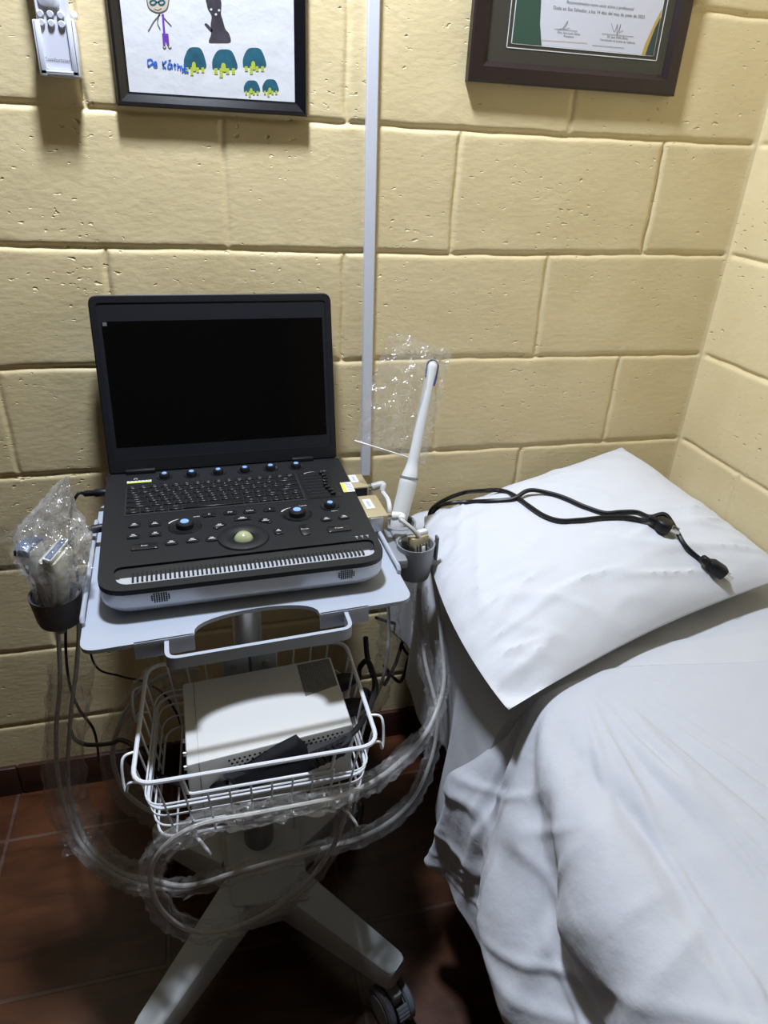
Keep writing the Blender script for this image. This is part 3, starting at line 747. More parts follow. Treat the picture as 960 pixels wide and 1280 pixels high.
# probe holder cups beside the tray
def cup(c, r, h, z, m, cut=None, name='probe_cup'):
    bm = NB(); res = 36; th = .003; rings = []
    prof = [(r*.80, 0), (r*.86, h*.15), (r, h), (r, h+.001), (r-th, h), (r*.84-th, h*.15), (r*.78-th, .004)]
    Rr = [[bm.verts.new(V(c[0]+q*math.cos(2*PI*k/res), c[1]+q*math.sin(2*PI*k/res), z-h+hh)) for k in range(res)] for q, hh in prof]
    for A_, B_ in zip(Rr, Rr[1:]):
        for k in range(res): bm.faces.new((A_[k], A_[(k+1) % res], B_[(k+1) % res], B_[k]))
    bm.faces.new(Rr[0][::-1]); bm.faces.new(Rr[-1])
    return obj(name, bm, m, cart)
CL = at(67, 747, z=.80); CLc = (-1.281, -.398)
cup(CLc, .035, .046, .798, CUPM)
CRf = (-.737, -.338); CRb = (-.745, -.262)
cup(CRf, .0325, .062, .790, CUPG); cup(CRb, .0300, .060, .788, CUPG)
bm = NB(); box(bm, (-1.246, -.372, .779), (.022, .055, .022), .003); obj('cup_bracket', bm, CUPG, cart)
bm = NB(); box(bm, (-.775, -.315, .774), (.03, .12, .016), .003); box(bm, (-.742, -.30, .775), (.05, .05, .026), .006)
obj('cup_bracket', bm, CUPG, cart)

# ------------------------------------------------------------------ ultrasound machine
yawU = math.radians(2.39)
us_ = thing('ultrasound_machine', 'open black laptop-style ultrasound machine with silver base standing on the white tray', 'ultrasound machine', (-1.2292, -.1135, TZ), yawU)
UM = ROOTM[us_.name]
def bo(d=0, dz=0):
    c = [(-.003+d, -d), (.407-d, -d), (.3945-d, -.369+d), (.001+d, -.369+d)]
    return rpoly(c, [.012, .012, .042-d*.6, .042-d*.6], 8)
bm = NB()
loft(bm, [[(p.x, p.y, .004) for p in bo(.026)], [(p.x, p.y, .010) for p in bo(.010)], [(p.x, p.y, .019) for p in bo(.0025)], [(p.x, p.y, .024) for p in bo(.001)], [(p.x, p.y, .0425) for p in bo(.0005)]])
lower = obj('base_shell', bm, SILVER, us_, world=False, label='silver lower casing')
slot = rpoly([(.019, -.309), (.389, -.306), (.380, -.352), (.026, -.354)], [.012, .012, .02, .02], 6)
bm = NB()
plate(bm, [(p.x, p.y) for p in bo(0)], [[(p.x, p.y) for p in slot]], .0425, .0500)
topd = obj('control_panel', bm, BLACK, us_, world=False, smooth=False, label='matte black deck')
bm = NB()   # handle opening: dark sloped wall behind, silver floor in front
poly3(bm, [(.015, -.300, .0475), (.392, -.298, .0475), (.388, -.326, .0436), (.022, -.328, .0436)]); obj('handle_recess', bm, DARK, topd, world=False)
bm = NB(); box(bm, (.203, -.338, .0430), (.350, .034, .0012)); hf = obj('handle_floor', bm, SILVER, topd, world=False)
bm = NB()
for k in range(54):
    u = .045+k*.00605
    bw = -.3425+.0028*(u/.4)
    box(bm, (u, (bw-.322)/2, .0452), (.0027, abs(bw+.322), .0035))
obj('vent_teeth', bm, BLACKG, topd, world=False)
# speaker grilles on the front edge
for gu in (.079, .333):
    bm = NB()
    for i in range(8):
        for j in range(5):
            if (i in (0, 7)) and j in (0, 4): continue
            lathe(bm, [(.00105, 0), (.00105, .0008)], (gu+(i-3.5)*.0031, -.3686, .0335+(j-2)*.0031), 8, axis=(0, -1, 0))
    obj('speaker_grille', bm, DARK, lower, world=False)
for (a, b) in ((.05, -.05), (.355, -.05), (.05, -.32), (.345, -.32)):
    bm = NB(); lathe(bm, [(.010, 0), (.010, .007)], (a, b, 0), 14); obj('rubber_foot', bm, CORD, us_, world=False)
# lid
tl = math.radians(13.06); hz = .050
def Ld(a, b, c): return V(a, math.sin(tl)*b - math.cos(tl)*c - .001, hz+math.cos(tl)*b + math.sin(tl)*c)
LW, LH = .402, .296; LO = .0015
bm = NB()
lo_ = rpoly([(LO, .000), (LO+LW, .000), (LO+LW, LH), (LO, LH)], [.004, .004, .016, .016], 6)
def Lin(d): return rpoly([(LO+d, d), (LO+LW-d, d), (LO+LW-d, LH-d), (LO+d, LH-d)], [.004, .004, .014, .014], 6)
loft(bm, [[Ld(p.x*.985+.003, p.y*.985+.002, -.015) for p in lo_], [Ld(p.x, p.y, -.010) for p in lo_], [Ld(p.x, p.y, -.001) for p in lo_], [Ld(p.x, p.y, 0) for p in Lin(.0015)]])
lid = obj('lid', bm, BLACK, us_, world=False)
bm = NB()   # raised rim round the bezel
ro = Lin(.002); ri = rpoly([(LO+.011, .024), (LO+LW-.011, .024), (LO+LW-.011, LH-.012), (LO+.011, LH-.012)], [.006, .006, .006, .006], 6)
plate(bm, [(p.x, p.y) for p in ro], [[(p.x, p.y) for p in ri]], 0, .0022, lambda x, y, z: Ld(x, y, z)); obj('bezel_rim', bm, BEZEL, lid, world=False, smooth=False)
bm = NB(); plate(bm, [(p.x, p.y) for p in ri], [], -.0006, .0006, lambda x, y, z: Ld(x, y, z)); obj('bezel', bm, mat('bezel_grey', (.012, .0128, .017), .4, spec=.4), lid, world=False, smooth=False)
bm = NB(); plate(bm, [(.0185, .0455), (.386, .0455), (.386, .2545), (.0185, .2545)], [], .0004, .0011, lambda x, y, z: Ld(x, y, z)); obj('screen', bm, SCREEN, us_, world=False, smooth=False)
bm = NB(); plate(bm, [(.0200, .2475), (.0265, .2475), (.0265, .2535), (.0200, .2535)], [], .0011, .0014, lambda x, y, z: Ld(x, y, z)); obj('screen_sticker', bm, mat('tiny_sticker', (.10, .12, .10), .5), lid, world=False)
for (a, b) in ((.028, .078), (.318, .358)):
    bm = NB(); box(bm, ((a+b)/2, -.004, .0525), (b-a, .010, .009), .002); obj('hinge', bm, BEZEL, us_, world=False)
# knobs
def knob(u, v, r, big=False):
    bm = NB()   # dished collar
    lathe(bm, [(r*1.55, 0), (r*1.5, .0012), (r*1.18, .0006), (r*1.15, 0)], (u, -v, .0500), 32, cap=False)
    col_ = obj('knob_collar', bm, BLACKG, topd, world=False)
    bm = NB(); h = .008 if not big else .0095
    lathe(bm, [(r, 0), (r*.98, h*.8), (r*.86, h), (r*.5, h)], (u, -v, .0500), 28)
    kb = obj('knob', bm, BLACK, us_, world=False)
    bm = NB(); lathe(bm, [(r*.48, h), (r*.44, h+.0007), (r*.2, h+.001)], (u, -v, .0500), 20); obj('lit_cap', bm, BLUE, kb, world=False, label='glowing blue cap')
for u in (.0924, .1376, .1831, .2293, .2749, .3213): knob(u, .0296, .0088)
knob(.1185, .2120, .0135, True); knob(.2909, .2080, .0135, True); knob(.3481, .1915, .0095)
for (u, v, r) in ((.1185, .2120, .0250), (.2909, .2080, .0240), (.3481, .1915, .0155)):
    bm = NB(); lathe(bm, [(r, 0), (r*.97, .0016), (r*.90, .0004), (r*.88, 0)], (u, -v, .0500), 40, cap=False); obj('knob_ring', bm, BLACKG, topd, world=False)
bm = NB()   # white scale arcs printed beside the dials
def flat(bm, pts, z=.0503): poly3(bm, [(p[0], -p[1], z) for p in pts])
def arcband(bm, u, v, r, a0, a1, w):
    n = 10
    for k in range(n):
        s0 = a0+(a1-a0)*k/n; s1 = a0+(a1-a0)*(k+1)/n; w0 = w*(1-k/n); w1 = w*(1-(k+1)/n)+.0001
        flat(bm, [(u+(r)*math.cos(s0), v-(r)*math.sin(s0)), (u+r*math.cos(s1), v-r*math.sin(s1)), (u+(r+w1)*math.cos(s1), v-(r+w1)*math.sin(s1)), (u+(r+w0)*math.cos(s0), v-(r+w0)*math.sin(s0))])
def utext(bm, s, u, v, size, z=.0503): text(bm, s, size, Matrix.Translation((u, -v, z)))
bm.free()
for (u, v, r, a0, a1, w_, tx, tu, tv, ts) in ((.1185, .2120, .0262, 2.6, 1.5, .0022, 'GAIN', .137, .184, .0042), (.2909, .2080, .0252, 2.6, 1.5, .0022, 'ZOOM', .305, .181, .0042), (.345, .078, .022, 2.3, 1.2, .0014, 'TGC', .366, .056, .004)):
    bm = NB(); arcband(bm, u, v, r, a0, a1, w_); obj('scale_arc', bm, INK, topd, world=False, smooth=False)
    bm = NB(); utext(bm, tx, tu, tv, ts); obj('dial_lettering', bm, INK, topd, world=False, smooth=False)
bm = NB(); utext(bm, 'DEPTH', .352, .2085, .0035); obj('dial_lettering', bm, INK, topd, world=False, smooth=False)
# keyboard
bm = NB(); plate(bm, [(.0295, -.0605), (.3150, -.0605), (.3150, -.1615), (.0295, -.1615)], [], .0498, .0504); well = obj('keyboard_well', bm, DARK, us_, world=False)
rows = [(.0665, .0080, [1]*16, ['Esc', 'F1', 'F2', 'F3', 'F4', 'F5', 'F6', 'F7', 'F8', 'F9', 'F10', 'F11', 'F12', 'Ins', 'PrS', 'Del']),
        (.0800, .0140, [1]*13+[2], ['~', '1', '2', '3', '4', '5', '6', '7', '8', '9', '0', '-', '=', 'Back']),
        (.0965, .0140, [1.5]+[1]*12+[1.5], ['Tab']+list('QWERTYUIOP[]')+['\\']),
        (.1130, .0140, [1.75]+[1]*11+[2.25], ['Caps']+list("ASDFGHJKL;'")+['Enter']),
        (.1295, .0140, [2.1]+[1]*10+[1.4, 1, 1], ['Shift']+list('ZXCVBNM,./')+['Shift', '^', 'End']),
        (.1475, .0165, [1.2, 1.2, 1.2, 1.2, 5.4, 1.3, 1.2, 1, 1, 1], ['Ctrl', 'Fn', 'Alt', 'Cmd', '', 'Alt', 'Ctrl', '<', 'v', '>'])]
U0, U1 = .0315, .3130
legend = NB(); proto = {}
for (v, hgt, ws, caps) in rows:
    tot = sum(ws); unit = (U1-U0)/tot; u = U0
    for w, cpn in zip(ws, caps):
        kw = w*unit-.0016; key = (round(kw, 4), hgt)
        uc = u+w*unit/2
        if key not in proto:
            b_ = NB(); box(b_, (0, 0, .0012), (kw, hgt, .0026), .0007, seg=1)
            me_o = obj('key', b_, BLACKG, us_, world=False); proto[key] = me_o; me_o.location = (uc, -v, .0504)
        else:
            c_ = proto[key].copy(); COL.objects.link(c_); c_.parent = us_; c_.location = (uc, -v, .0504)
        if cpn: utext(legend, cpn, uc-(.0012 if len(cpn) == 1 else 0), v-.001, .0042 if len(cpn) < 3 else .0034, .0530)
        u += w*unit
obj('key_legend', legend, mat('key_print', (.30, .30, .31), .6), us_, world=False, smooth=False)
# slide potentiometers
bm = NB(); plate(bm, [(.319, -.0615), (.3765, -.0615), (.3765, -.1600), (.319, -.1600)], [], .0497, .0506); tg = obj('slider_panel', bm, BLACKG, us_, world=False)
for k in range(8):
    v = .0685+k*.0118
    bm = NB(); box(bm, (.344, -v, .0507), (.044, .0022, .0004)); obj('slider_slot', bm, DARK, tg, world=False)
    bm = NB(); us0 = .360+.0025*math.sin(k*1.1)
    box(bm, (us0, -v, .0530), (.0085, .0058, .006), .0012); sk = obj('slider', bm, BLACK, us_, world=False)
# buttons with white pictograms
marks = NB()
def bar(u, v, w, h, z): box(marks, (u, -v, z), (w, h, .0002))
def button(u, v, a, b, kind, txt=None, rot=0):
    out = rpoly([(-a, -b), (a, -b), (a, b), (-a, b)], min(a, b)*(.95 if kind == 'pill' else .45), 6)
    R2 = Matrix.Rotation(rot, 3, 'Z'); bm = NB()
    loft(bm, [[(V(u, -v, .0500)+R2 @ V(p.x*s, p.y*s, h)) for p in out] for s, h in ((1, 0), (1, .0016), (.9, .0024))])
    o = obj('button', bm, BLACKG, us_, world=False)
    z = .0526
    if txt: text(marks, txt, .0048, Matrix.Translation((u, -v, z)) @ R2.to_4x4())
    else:
        bar(u, v-.0016, a*.55, .0018, z); bar(u-.0008, v-.0016, .0011, .0034, z); bar(u, v+.0020, a*1.05, .0011, z)
for (u, v, tx) in ((.1563, .184, 'M'), (.1887, .1835, 'PW'), (.2192, .185, 'C/PDI'), (.2508, .1854, 'B')): button(u, v, .0105, .0060, 'pill', tx)
for (u, v) in ((.0451, .1945), (.0749, .1965), (.0442, .2281), (.0752, .2273)): button(u, v, .0088, .0066, 'sq')
for (u, v) in ((.0973, .2579), (.127, .257), (.155, .2588)): button(u, v, .0098, .0068, 'pill')
button(.060, .261, .0190, .0080, 'sq', 'Print')
button(.1691, .2215, .0105, .0050, 'sq', rot=.65); button(.2051, .2065, .0130, .0050, 'sq'); button(.2392, .2200, .0105, .0050, 'sq', rot=-.6)
button(.2538, .2561, .0072, .0100, 'pill'); button(.2934, .2600, .0075, .0160, 'pill', 'Zoom')
button(.3329, .2343, .0088, .0062, 'pill'); button(.3615, .2331, .0088, .0062, 'pill'); button(.3454, .2676, .0185, .0085, 'sq', 'Freeze')
for (u, v) in ((.366, .2955), (.3745, .2955), (.383, .295)): bar(u, v, .0042, .0012, .0503); bar(u, v+.004, .0007, .004, .0503)
bar(.0448, .0282, .003, .0007, .0503); 
for k in range(10):
    a = .6+k*.52; bar(.0448+.0028*math.sin(a), .0285+.0028*math.cos(a), .0009, .0009, .0503)
obj('button_pictogram', marks, INK, us_, world=False, smooth=False, label='white printed symbols')
# trackball in its dish
bm = NB(); lathe(bm, [(.038, 0), (.0365, .0028), (.030, .0044), (.022, .0042), (.0165, .002), (.0150, -.001)], (.2005, -.2640, .0500), 40, cap=False)
obj('trackball_dish', bm, BLACK, topd, world=False)
bm = NB(); bmesh.ops.create_uvsphere(bm, u_segments=28, v_segments=16, radius=.0145, matrix=Matrix.Translation((.2005, -.2645, .0462))); obj('trackball', bm, BALL, us_, world=False, label='pale green trackball')
# stickers
bm = NB(); plate(bm, [(.031, -.036), (.0705, -.036), (.0705, -.0445), (.031, -.0445)], [], .0500, .0504); s1 = obj('sticker', bm, STICK, us_, world=False)
bm = NB(); plate(bm, [(.031, -.040), (.0705, -.040), (.0705, -.0445), (.031, -.0445)], [], .0504, .0506); obj('yellow_band', bm, YEL, s1, world=False)
bm = NB()
for k in range(6): box(bm, (.036+k*.006, -.038, .0506), (.0042, .0010, .0003))
obj('sticker_print', bm, GREYINK, s1, world=False)
bm = NB(); plate(bm, [(.384, -.109), (.4035, -.109), (.4025, -.146), (.3825, -.146)], [], .0500, .0504); s2 = obj('sticker', bm, STICK, us_, world=False)
bm = NB(); plate(bm, [(.384, -.110), (.3905, -.110), (.3893, -.1455), (.3830, -.1455)], [], .0504, .0506); obj('yellow_band', bm, YEL, s2, world=False)
bm = NB()
for k in range(7): box(bm, (.3965, -.114-k*.0045, .0506), (.0095, .0012, .0003))
obj('sticker_print', bm, GREYINK, s2, world=False)
# probe connectors plugged into its right side
def uvw(px, py, z): return UM.inverted() @ at(px, py, z=z)
def conn(v0, v1, u1, ztop, side_mat):
    bm = NB(); box(bm, ((.398+u1)/2, -(v0+v1)/2, ztop-.0135), (u1-.398, v1-v0, .027), .002)
    return bm
def w2u(p): return UM @ p
# ------------------------------------------------------------------ cables, bags and probes
def wp(*pts): return [at(p[0], p[1], y=p[2]) for p in pts]
def cable(bm, pts, r, n=8, res=8): return tube(bm, catmull(pts, n), r, res)
def sleeve(bm, pts, R, seed=0, n=14, res=22, amp=.35, flat_=1.0):
    path = catmull(pts, n)
    def rf(i, k, rr):
        a = 2*PI*k/res
        return rr*(1+amp*(vnoise(np.array(i*.33+seed*7.), np.array(k*.9), seed)+.6*vnoise(np.array(i*.9), np.array(k*1.7), seed+5)))
    return tube(bm, path, R, res, cap=False, rfun=rf)
# --- probe cables with their clear sleeves; each hangs with its own probe
A_pts = wp((72, 770, -.395), (75, 850, -.415), (70, 920, -.425), (75, 985, -.435), (95, 1045, -.46), (130, 1085, -.51), (175, 1106, -.565), (230, 1110, -.61), (300, 1091, -.625), (400, 1062, -.61), (470, 1038, -.57), (515, 1000, -.52), (540, 945, -.47), (546, 890, -.43), (532, 830, -.38), (526, 780, -.345), (524, 735, -.335))
B_pts = wp((97, 775, -.39), (96, 830, -.40), (88, 900, -.415), (86, 985, -.43), (108, 1052, -.465), (146, 1088, -.52), (192, 1100, -.575))
B2 = B_pts + wp((235, 1107, -.615), (300, 1089, -.632), (400, 1060, -.617))
C_pts = wp((545, 742, -.35), (552, 800, -.38), (555, 850, -.42), (545, 890, -.455), (525, 926, -.50), (480, 968, -.565), (425, 995, -.63), (330, 1015, -.655), (250, 1031, -.655), (204, 1060, -.65), (188, 1097, -.64), (204, 1140, -.63), (246, 1165, -.62), (302, 1156, -.615), (370, 1116, -.61), (414, 1062, -.615), (436, 1006, -.63), (440, 990, -.618))
D_pts = wp((250, 838, -.34), (212, 842, -.335), (175, 866, -.33), (150, 905, -.33), (141, 945, -.335), (153, 985, -.35), (178, 1008, -.38), (205, 1022, -.40))
E_pts = wp((486, 745, -.20), (486, 800, -.20), (478, 850, -.22), (462, 884, -.25), (448, 896, -.27))

# --- left cup: two probes in a thin clear bag
def probe_body(rings):
    bm = NB(); R = []
    for c, hx, hy, dx, dy in rings:
        o = rpoly([(-hx, -hy), (hx, -hy), (hx, hy), (-hx, hy)], min(hx, hy)*.7, 4)
        R.append([c+dx*p.x+dy*p.y for p in o])
    return loft(bm, R)
t = thing('linear_probe', 'beige ultrasound probe with a slanted blue-grey lens strip, in front in the left cup', 'ultrasound probe', (CLc[0], CLc[1], .757))
b0 = V(-1.279, -.405, .765)
head = (at(68, 692, y=-.415)); ax = (head-b0).normalized()
dxv = (at(83, 672, z=.842)-at(54, 710, z=.834)).normalized(); dxv = (dxv-ax*dxv.dot(ax)).normalized(); dyv = ax.cross(dxv)
Lh = (head-b0).length
bm = probe_body([(b0, .011, .010, dxv, dyv), (b0+ax*Lh*.30, .013, .012, dxv, dyv), (b0+ax*Lh*.52, .017, .014, dxv, dyv), (b0+ax*Lh*.72, .026, .015, dxv, dyv), (b0+ax*Lh*.92, .027, .0135, dxv, dyv), (b0+ax*Lh, .0255, .011, dxv, dyv)])
bd = obj('body', bm, PROBE, t)
vdir = (CAM-head).normalized(); nrm_ = (vdir-dxv*vdir.dot(dxv)); nrm_ = (nrm_*.55+ax*.8).normalized(); nrm_ = (nrm_-dxv*nrm_.dot(dxv)).normalized(); wd = dxv.cross(nrm_)
R3 = Matrix((dxv, wd, nrm_)).transposed()
fc = head+nrm_*.0085-ax*.004
bm = NB(); box(bm, fc, (.051, .0125, .008), .0025, R3); obj('lens_rim', bm, PROBEW, t)
bm = NB(); box(bm, fc+nrm_*.0035, (.0455, .0078, .003), .001, R3); obj('lens', bm, LENS, t, label='blue-grey lens strip')
bm = NB(); lathe(bm, [(.0065, -.03), (.010, 0)], b0, 14, axis=ax); obj('strain_relief', bm, CUPG, t)
bm = NB(); cable(bm, [b0-ax*.02]+A_pts, .0034, 10); obj('cable', bm, CABLE, t)
bm = NB(); sleeve(bm, A_pts[1:8], .013, 1, amp=.28); sleeve(bm, A_pts[7:], .012, 2, amp=.4); obj('clear_sleeve', bm, FILMS, t, label='crumpled clear plastic sleeve')
t = thing('convex_probe', 'beige ultrasound probe with wide blue-grey lens face, behind at the left of the left cup', 'ultrasound probe', (CLc[0]-.006, CLc[1]+.01, .757))
b1 = V(-1.290, -.385, .765); head = at(36, 684, y=-.375); ax = (head-b1).normalized(); Lh = (head-b1).length
dxv = (at(49, 660, z=.862)-at(27, 694, z=.852)).normalized(); dxv = (dxv-ax*dxv.dot(ax)).normalized(); dyv = ax.cross(dxv)
bm = probe_body([(b1, .009, .008, dxv, dyv), (b1+ax*Lh*.35, .011, .010, dxv, dyv), (b1+ax*Lh*.6, .016, .012, dxv, dyv), (b1+ax*Lh*.85, .019, .0125, dxv, dyv), (b1+ax*Lh, .020, .0115, dxv, dyv)])
obj('body', bm, PROBE, t)
vdir = (CAM-head).normalized(); nrm_ = (vdir*.6+ax); nrm_ = (nrm_-dxv*nrm_.dot(dxv)).normalized(); wd = dxv.cross(nrm_); R3 = Matrix((dxv, wd, nrm_)).transposed()
bm = NB(); ring = []
for k in range(13):
    a = -1+k/6; ring.append(head+dxv*(.0205*a)+nrm_*(.006*(1-a*a)))
rr = []
for p in ring: rr.append([p+wd*.010-nrm_*.004, p+wd*.010+nrm_*.0035, p+wd*.006+nrm_*.006, p-wd*.006+nrm_*.006, p-wd*.010+nrm_*.0035, p-wd*.010-nrm_*.004])
loft(bm, rr); obj('lens', bm, LENS, t, label='blue-grey curved lens')
bm = NB(); lathe(bm, [(.006, -.03), (.009, 0)], b1, 14, axis=ax); obj('strain_relief', bm, CUPG, t)
bm = NB(); cable(bm, [b1-ax*.02]+B2, .0034, 10); obj('cable', bm, CABLE, t)
bm = NB(); sleeve(bm, [p+V(-.006, 0, 0) for p in B_pts[1:5]], .030, 3, amp=.22); sleeve(bm, B_pts[4:], .020, 4, amp=.35); obj('clear_sleeve', bm, FILMS, t, label='clear plastic sleeve')
# crumpled bag round both probes
bm = NB()
secs = [  # (px, py) left, right, front depth, back depth : from the cup upwards
    ((47, 752), (93, 744), -.430, -.375), ((38, 722), (104, 716), -.442, -.362), ((24, 700), (112, 690), -.446, -.352), ((18, 676), (112, 668), -.438, -.345), ((30, 652), (100, 650), -.420, -.345), ((52, 628), (92, 628), -.400, -.350), ((68, 608), (90, 612), -.385, -.358), ((82, 596), (86, 596), -.372, -.366)]
rings = []
for i, (l, r, yf, yb) in enumerate(secs):
    pl, pr = at(l[0], l[1], y=(yf+yb)/2), at(r[0], r[1], y=(yf+yb)/2); c = (pl+pr)/2; ring = []
    for k in range(40):
        a = 2*PI*k/40; n1 = 1+.16*float(vnoise(np.array(k*.55), np.array(i*1.3), 41))+.10*float(vnoise(np.array(k*1.4), np.array(i*2.1), 43))
        ring.append(c+(pr-pl)*.5*math.cos(a)*n1+V(0, (yb-yf)/2*math.sin(a)*n1, 0))
    rings.append(ring)
# resample between sections for creases
fine = []
for k in range(40):
    fine.append(catmull([r[k] for r in rings], 6))
R_ = [[fine[k][j] for k in range(40)] for j in range(len(fine[0]))]
for j, ring in enumerate(R_):
    cc = sum(ring, Vector())/40
    for k in range(40):
        ring[k] = cc+(ring[k]-cc)*(1+.12*float(vnoise(np.array(k*.8), np.array(j*.55), 47))+.06*float(vnoise(np.array(k*2.1), np.array(j*1.3), 49)))
loft(bm, R_, cap=False)
# loose flaps: the bag's mouth spreads to the left and to the right
def flap(bm, P00, P10, P01, P11, amp, seed, n=16, m=14, bow=V(0, 0, 0)):
    G = np.zeros((n, m, 3)); nn = (P10-P00).cross(P01-P00).normalized()
    for i in range(n):
        for j in range(m):
            u, v = i/(n-1), j/(m-1); p = P00.lerp(P10, u).lerp(P01.lerp(P11, u), v)
            p = p+nn*amp*float(fbm(np.array(u*3.), np.array(v*3.), seed, 3))+bow*math.sin(PI*u)*math.sin(PI*v)
            G[i, j] = p
    grid_mesh(bm, G)
flap(bm, at(-14, 664, y=-.33), at(50, 636, y=-.37), at(-10, 722, y=-.34), at(40, 716, y=-.41), .006, 3)
flap(bm, at(50, 636, y=-.37), at(86, 598, y=-.37), at(40, 712, y=-.42), at(92, 640, y=-.40), .005, 5)
flap(bm, at(88, 646, y=-.39), at(119, 660, y=-.37), at(84, 722, y=-.43), at(112, 712, y=-.41), .007, 8)
bg = tag(rename_origin(obj('plastic_bag', bm, FILMB, None), (CLc[0], CLc[1], .79)), 'crumpled clear plastic bag wrapped around the two probes in the left cup', 'bag')

# --- right side connectors, each with its cable (one belongs to the wand, one to the long sleeved cable)
def wand_pts():
    return None
c1 = w2u(V(.450, -.090, .030)); c2 = w2u(V(.447, -.205, .030))
t = thing('endocavity_probe', 'long white wand probe with dark blue tip standing in the rear right cup', 'ultrasound probe', (CRb[0], CRb[1], .735))
w0 = V(CRb[0]-.003, CRb[1], .738); wt = at(541, 455, y=-.165)
def wpt(px, py):   # on the wand's own plane between foot and tip
    s = (665-py)/(665-455.); y = CRb[1]+(wt.y-CRb[1])*s; return at(px, py, y=y)
axis_ = [w0, wpt(497, 660), wpt(501, 640), wpt(506, 620), wpt(510, 603), wpt(513, 592), wpt(516, 578), wpt(522, 550), wpt(529, 515), wpt(536, 480), wpt(540, 458)]
rad_ = [.0125, .0140, .0148, .0152, .0158, .0135, .0098, .0092, .0092, .0095, .0098]
path = catmull(axis_, 6); rr = []
for i in range(len(path)):
    s = i/6; k = min(int(s), len(rad_)-2); f = s-k; rr.append(rad_[k]*(1-f)+rad_[k+1]*f)
e = (path[-1]-path[-2]).normalized(); pe = path[-1]
for k in range(1, 6):
    a = k/5*PI/2*.96; path.append(pe+e*.0098*math.sin(a)); rr.append(.0098*math.cos(a))
NN = len(path)
bm = NB(); tube(bm, path, lambda s: rr[min(NN-1, int(round(s*(NN-1))))], 20); wb_ = obj('body', bm, PROBEW, t)
bm = NB()   # seam collar at the top of the grip
p_ = wpt(511.5, 597); tube(bm, [p_-e*.0018, p_+e*.0018], .0160, 20); obj('grip_seam', bm, CUPG, wb_)
bm = NB()   # blue outline round the tip
side_ = V(1, 0, 0)-e*e.x; side_.normalize(); fr_ = (CAM-pe); fr_ = (fr_-e*fr_.dot(e)); fr_ = (fr_-side_*fr_.dot(side_)).normalized()
U_ = [pe-side_*.0092-e*.020+fr_*.004]+[pe+(-side_*math.cos(a)*.0100+e*math.sin(a)*.0105)+fr_*.003 for a in [k*PI/10 for k in range(0, 11)]]+[pe+side_*.0094-e*.018+fr_*.004, pe+side_*.0080-e*.030+fr_*.0055]
tube(bm, U_, .0016, 8); tube(bm, [pe+side_*.0090-e*.014+fr_*.004, pe+side_*.0072-e*.032+fr_*.0060], .0026, 8); obj('tip_outline', bm, DBLUE, t)
bm = NB(); cable(bm, [w0+V(0, 0, .005), w0-V(0, 0, .02)]+[E_pts[0]+V(.02, .0, .005)]+E_pts, .0036, 10); obj('cable', bm, CABLEL, t)
bm = NB(); sleeve(bm, E_pts, .021, 6, amp=.3); obj('clear_sleeve', bm, FILMS, t, label='clear plastic sleeve')
# bag over the wand
bm = NB()
bc = [(487, 413), (566, 437), (549, 508), (531, 581), (443, 553), (456, 500)]
def bagpt(px, py, dy): s = (600-py)/150.; y = -.205+.04*s+dy; return at(px, py, y=y)
def bagrow(v): # v 0 bottom .. 1 top
    l = [(443, 553), (456, 500), (487, 413)]; r = [(531, 581), (549, 508), (566, 437)]
    def ev(q):
        s = v*2; k = min(int(s), 1); f = s-k; return (q[k][0]*(1-f)+q[k+1][0]*f, q[k][1]*(1-f)+q[k+1][1]*f)
    return ev(l), ev(r)
n_, m_ = 26, 30
for sgn in (-1, 1):
    G = np.zeros((n_, m_, 3))
    for i in range(n_):
        l, r = bagrow(i/(n_-1))
        for j in range(m_):
            u = j/(m_-1); px = l[0]+(r[0]-l[0])*u; py = l[1]+(r[1]-l[1])*u
            v = i/(n_-1)
            dy = sgn*.015*math.sin(PI*u)**.6*(math.sin(PI*min(1, .15+v))**.5 if v < .85 else (1-v)/.15*.7)
            dy += .004*float(fbm(np.array(u*5.+sgn), np.array(v*5.), 12, 3))*(math.sin(PI*u)**.3)
            if v > .8: py += 3*float(vnoise(np.array(u*9), np.array(2.), 5))
            G[i, j] = bagpt(px, py, dy)
    grid_mesh(bm, G)
bg2 = obj('zip_bag', bm, FILM, None)
bmz = NB(); l, r = bagrow(.02); tube(bmz, [bagpt(l[0]+(r[0]-l[0])*k/10, l[1]+(r[1]-l[1])*k/10, -.0175*math.sin(PI*k/10)**.6-.001) for k in range(11)], .0013, 6)
rename_origin(bg2, bagpt(487, 567, 0)); tag(bg2, 'clear zip bag slipped over the tip of the white wand probe', 'bag')
zp = obj('zip_strip', bmz, ZIP, None); zp.data.transform(Matrix.Translation(-bg2.location)); zp.parent = bg2; zp['label'] = 'pale zip strip along the opening'

t = thing('probe_connector', 'beige plug with white tag nearest the screen, on the right side of the black machine', 'connector', w2u(V(.418, -.086, .0125)))
bm = conn(.058, .112, .437, .040, None); bm.transform(UM); obj('housing', bm, BRASS, t)
bm = NB(); box(bm, (.4205, -.1118, .0285), (.026, .0015, .018)); bm.transform(UM); obj('socket_face', bm, BEDF, t)
bm = NB(); box(bm, (.4170, -.078, .0405), (.013, .030, .0008)); bm.transform(UM); tg1 = obj('tag', bm, STICK, t)
bm = NB(); box(bm, (.4170, -.078, .0410), (.005, .018, .0003)); bm.transform(UM); obj('tag_print', bm, mat('pale_blue_ink', (.35, .42, .6), .6), tg1)
g = at(460, 608, y=-.20); d_ = V(1, -.1, .25).normalized()
def gland(name, p, d, parent):
    bm = NB(); lathe(bm, [(.0045, -.012), (.006, -.012), (.006, -.006), (.0075, -.006), (.0075, 0), (.0055, 0), (.0055, .005)], p, 10, axis=d); return obj(name, bm, METAL, parent)
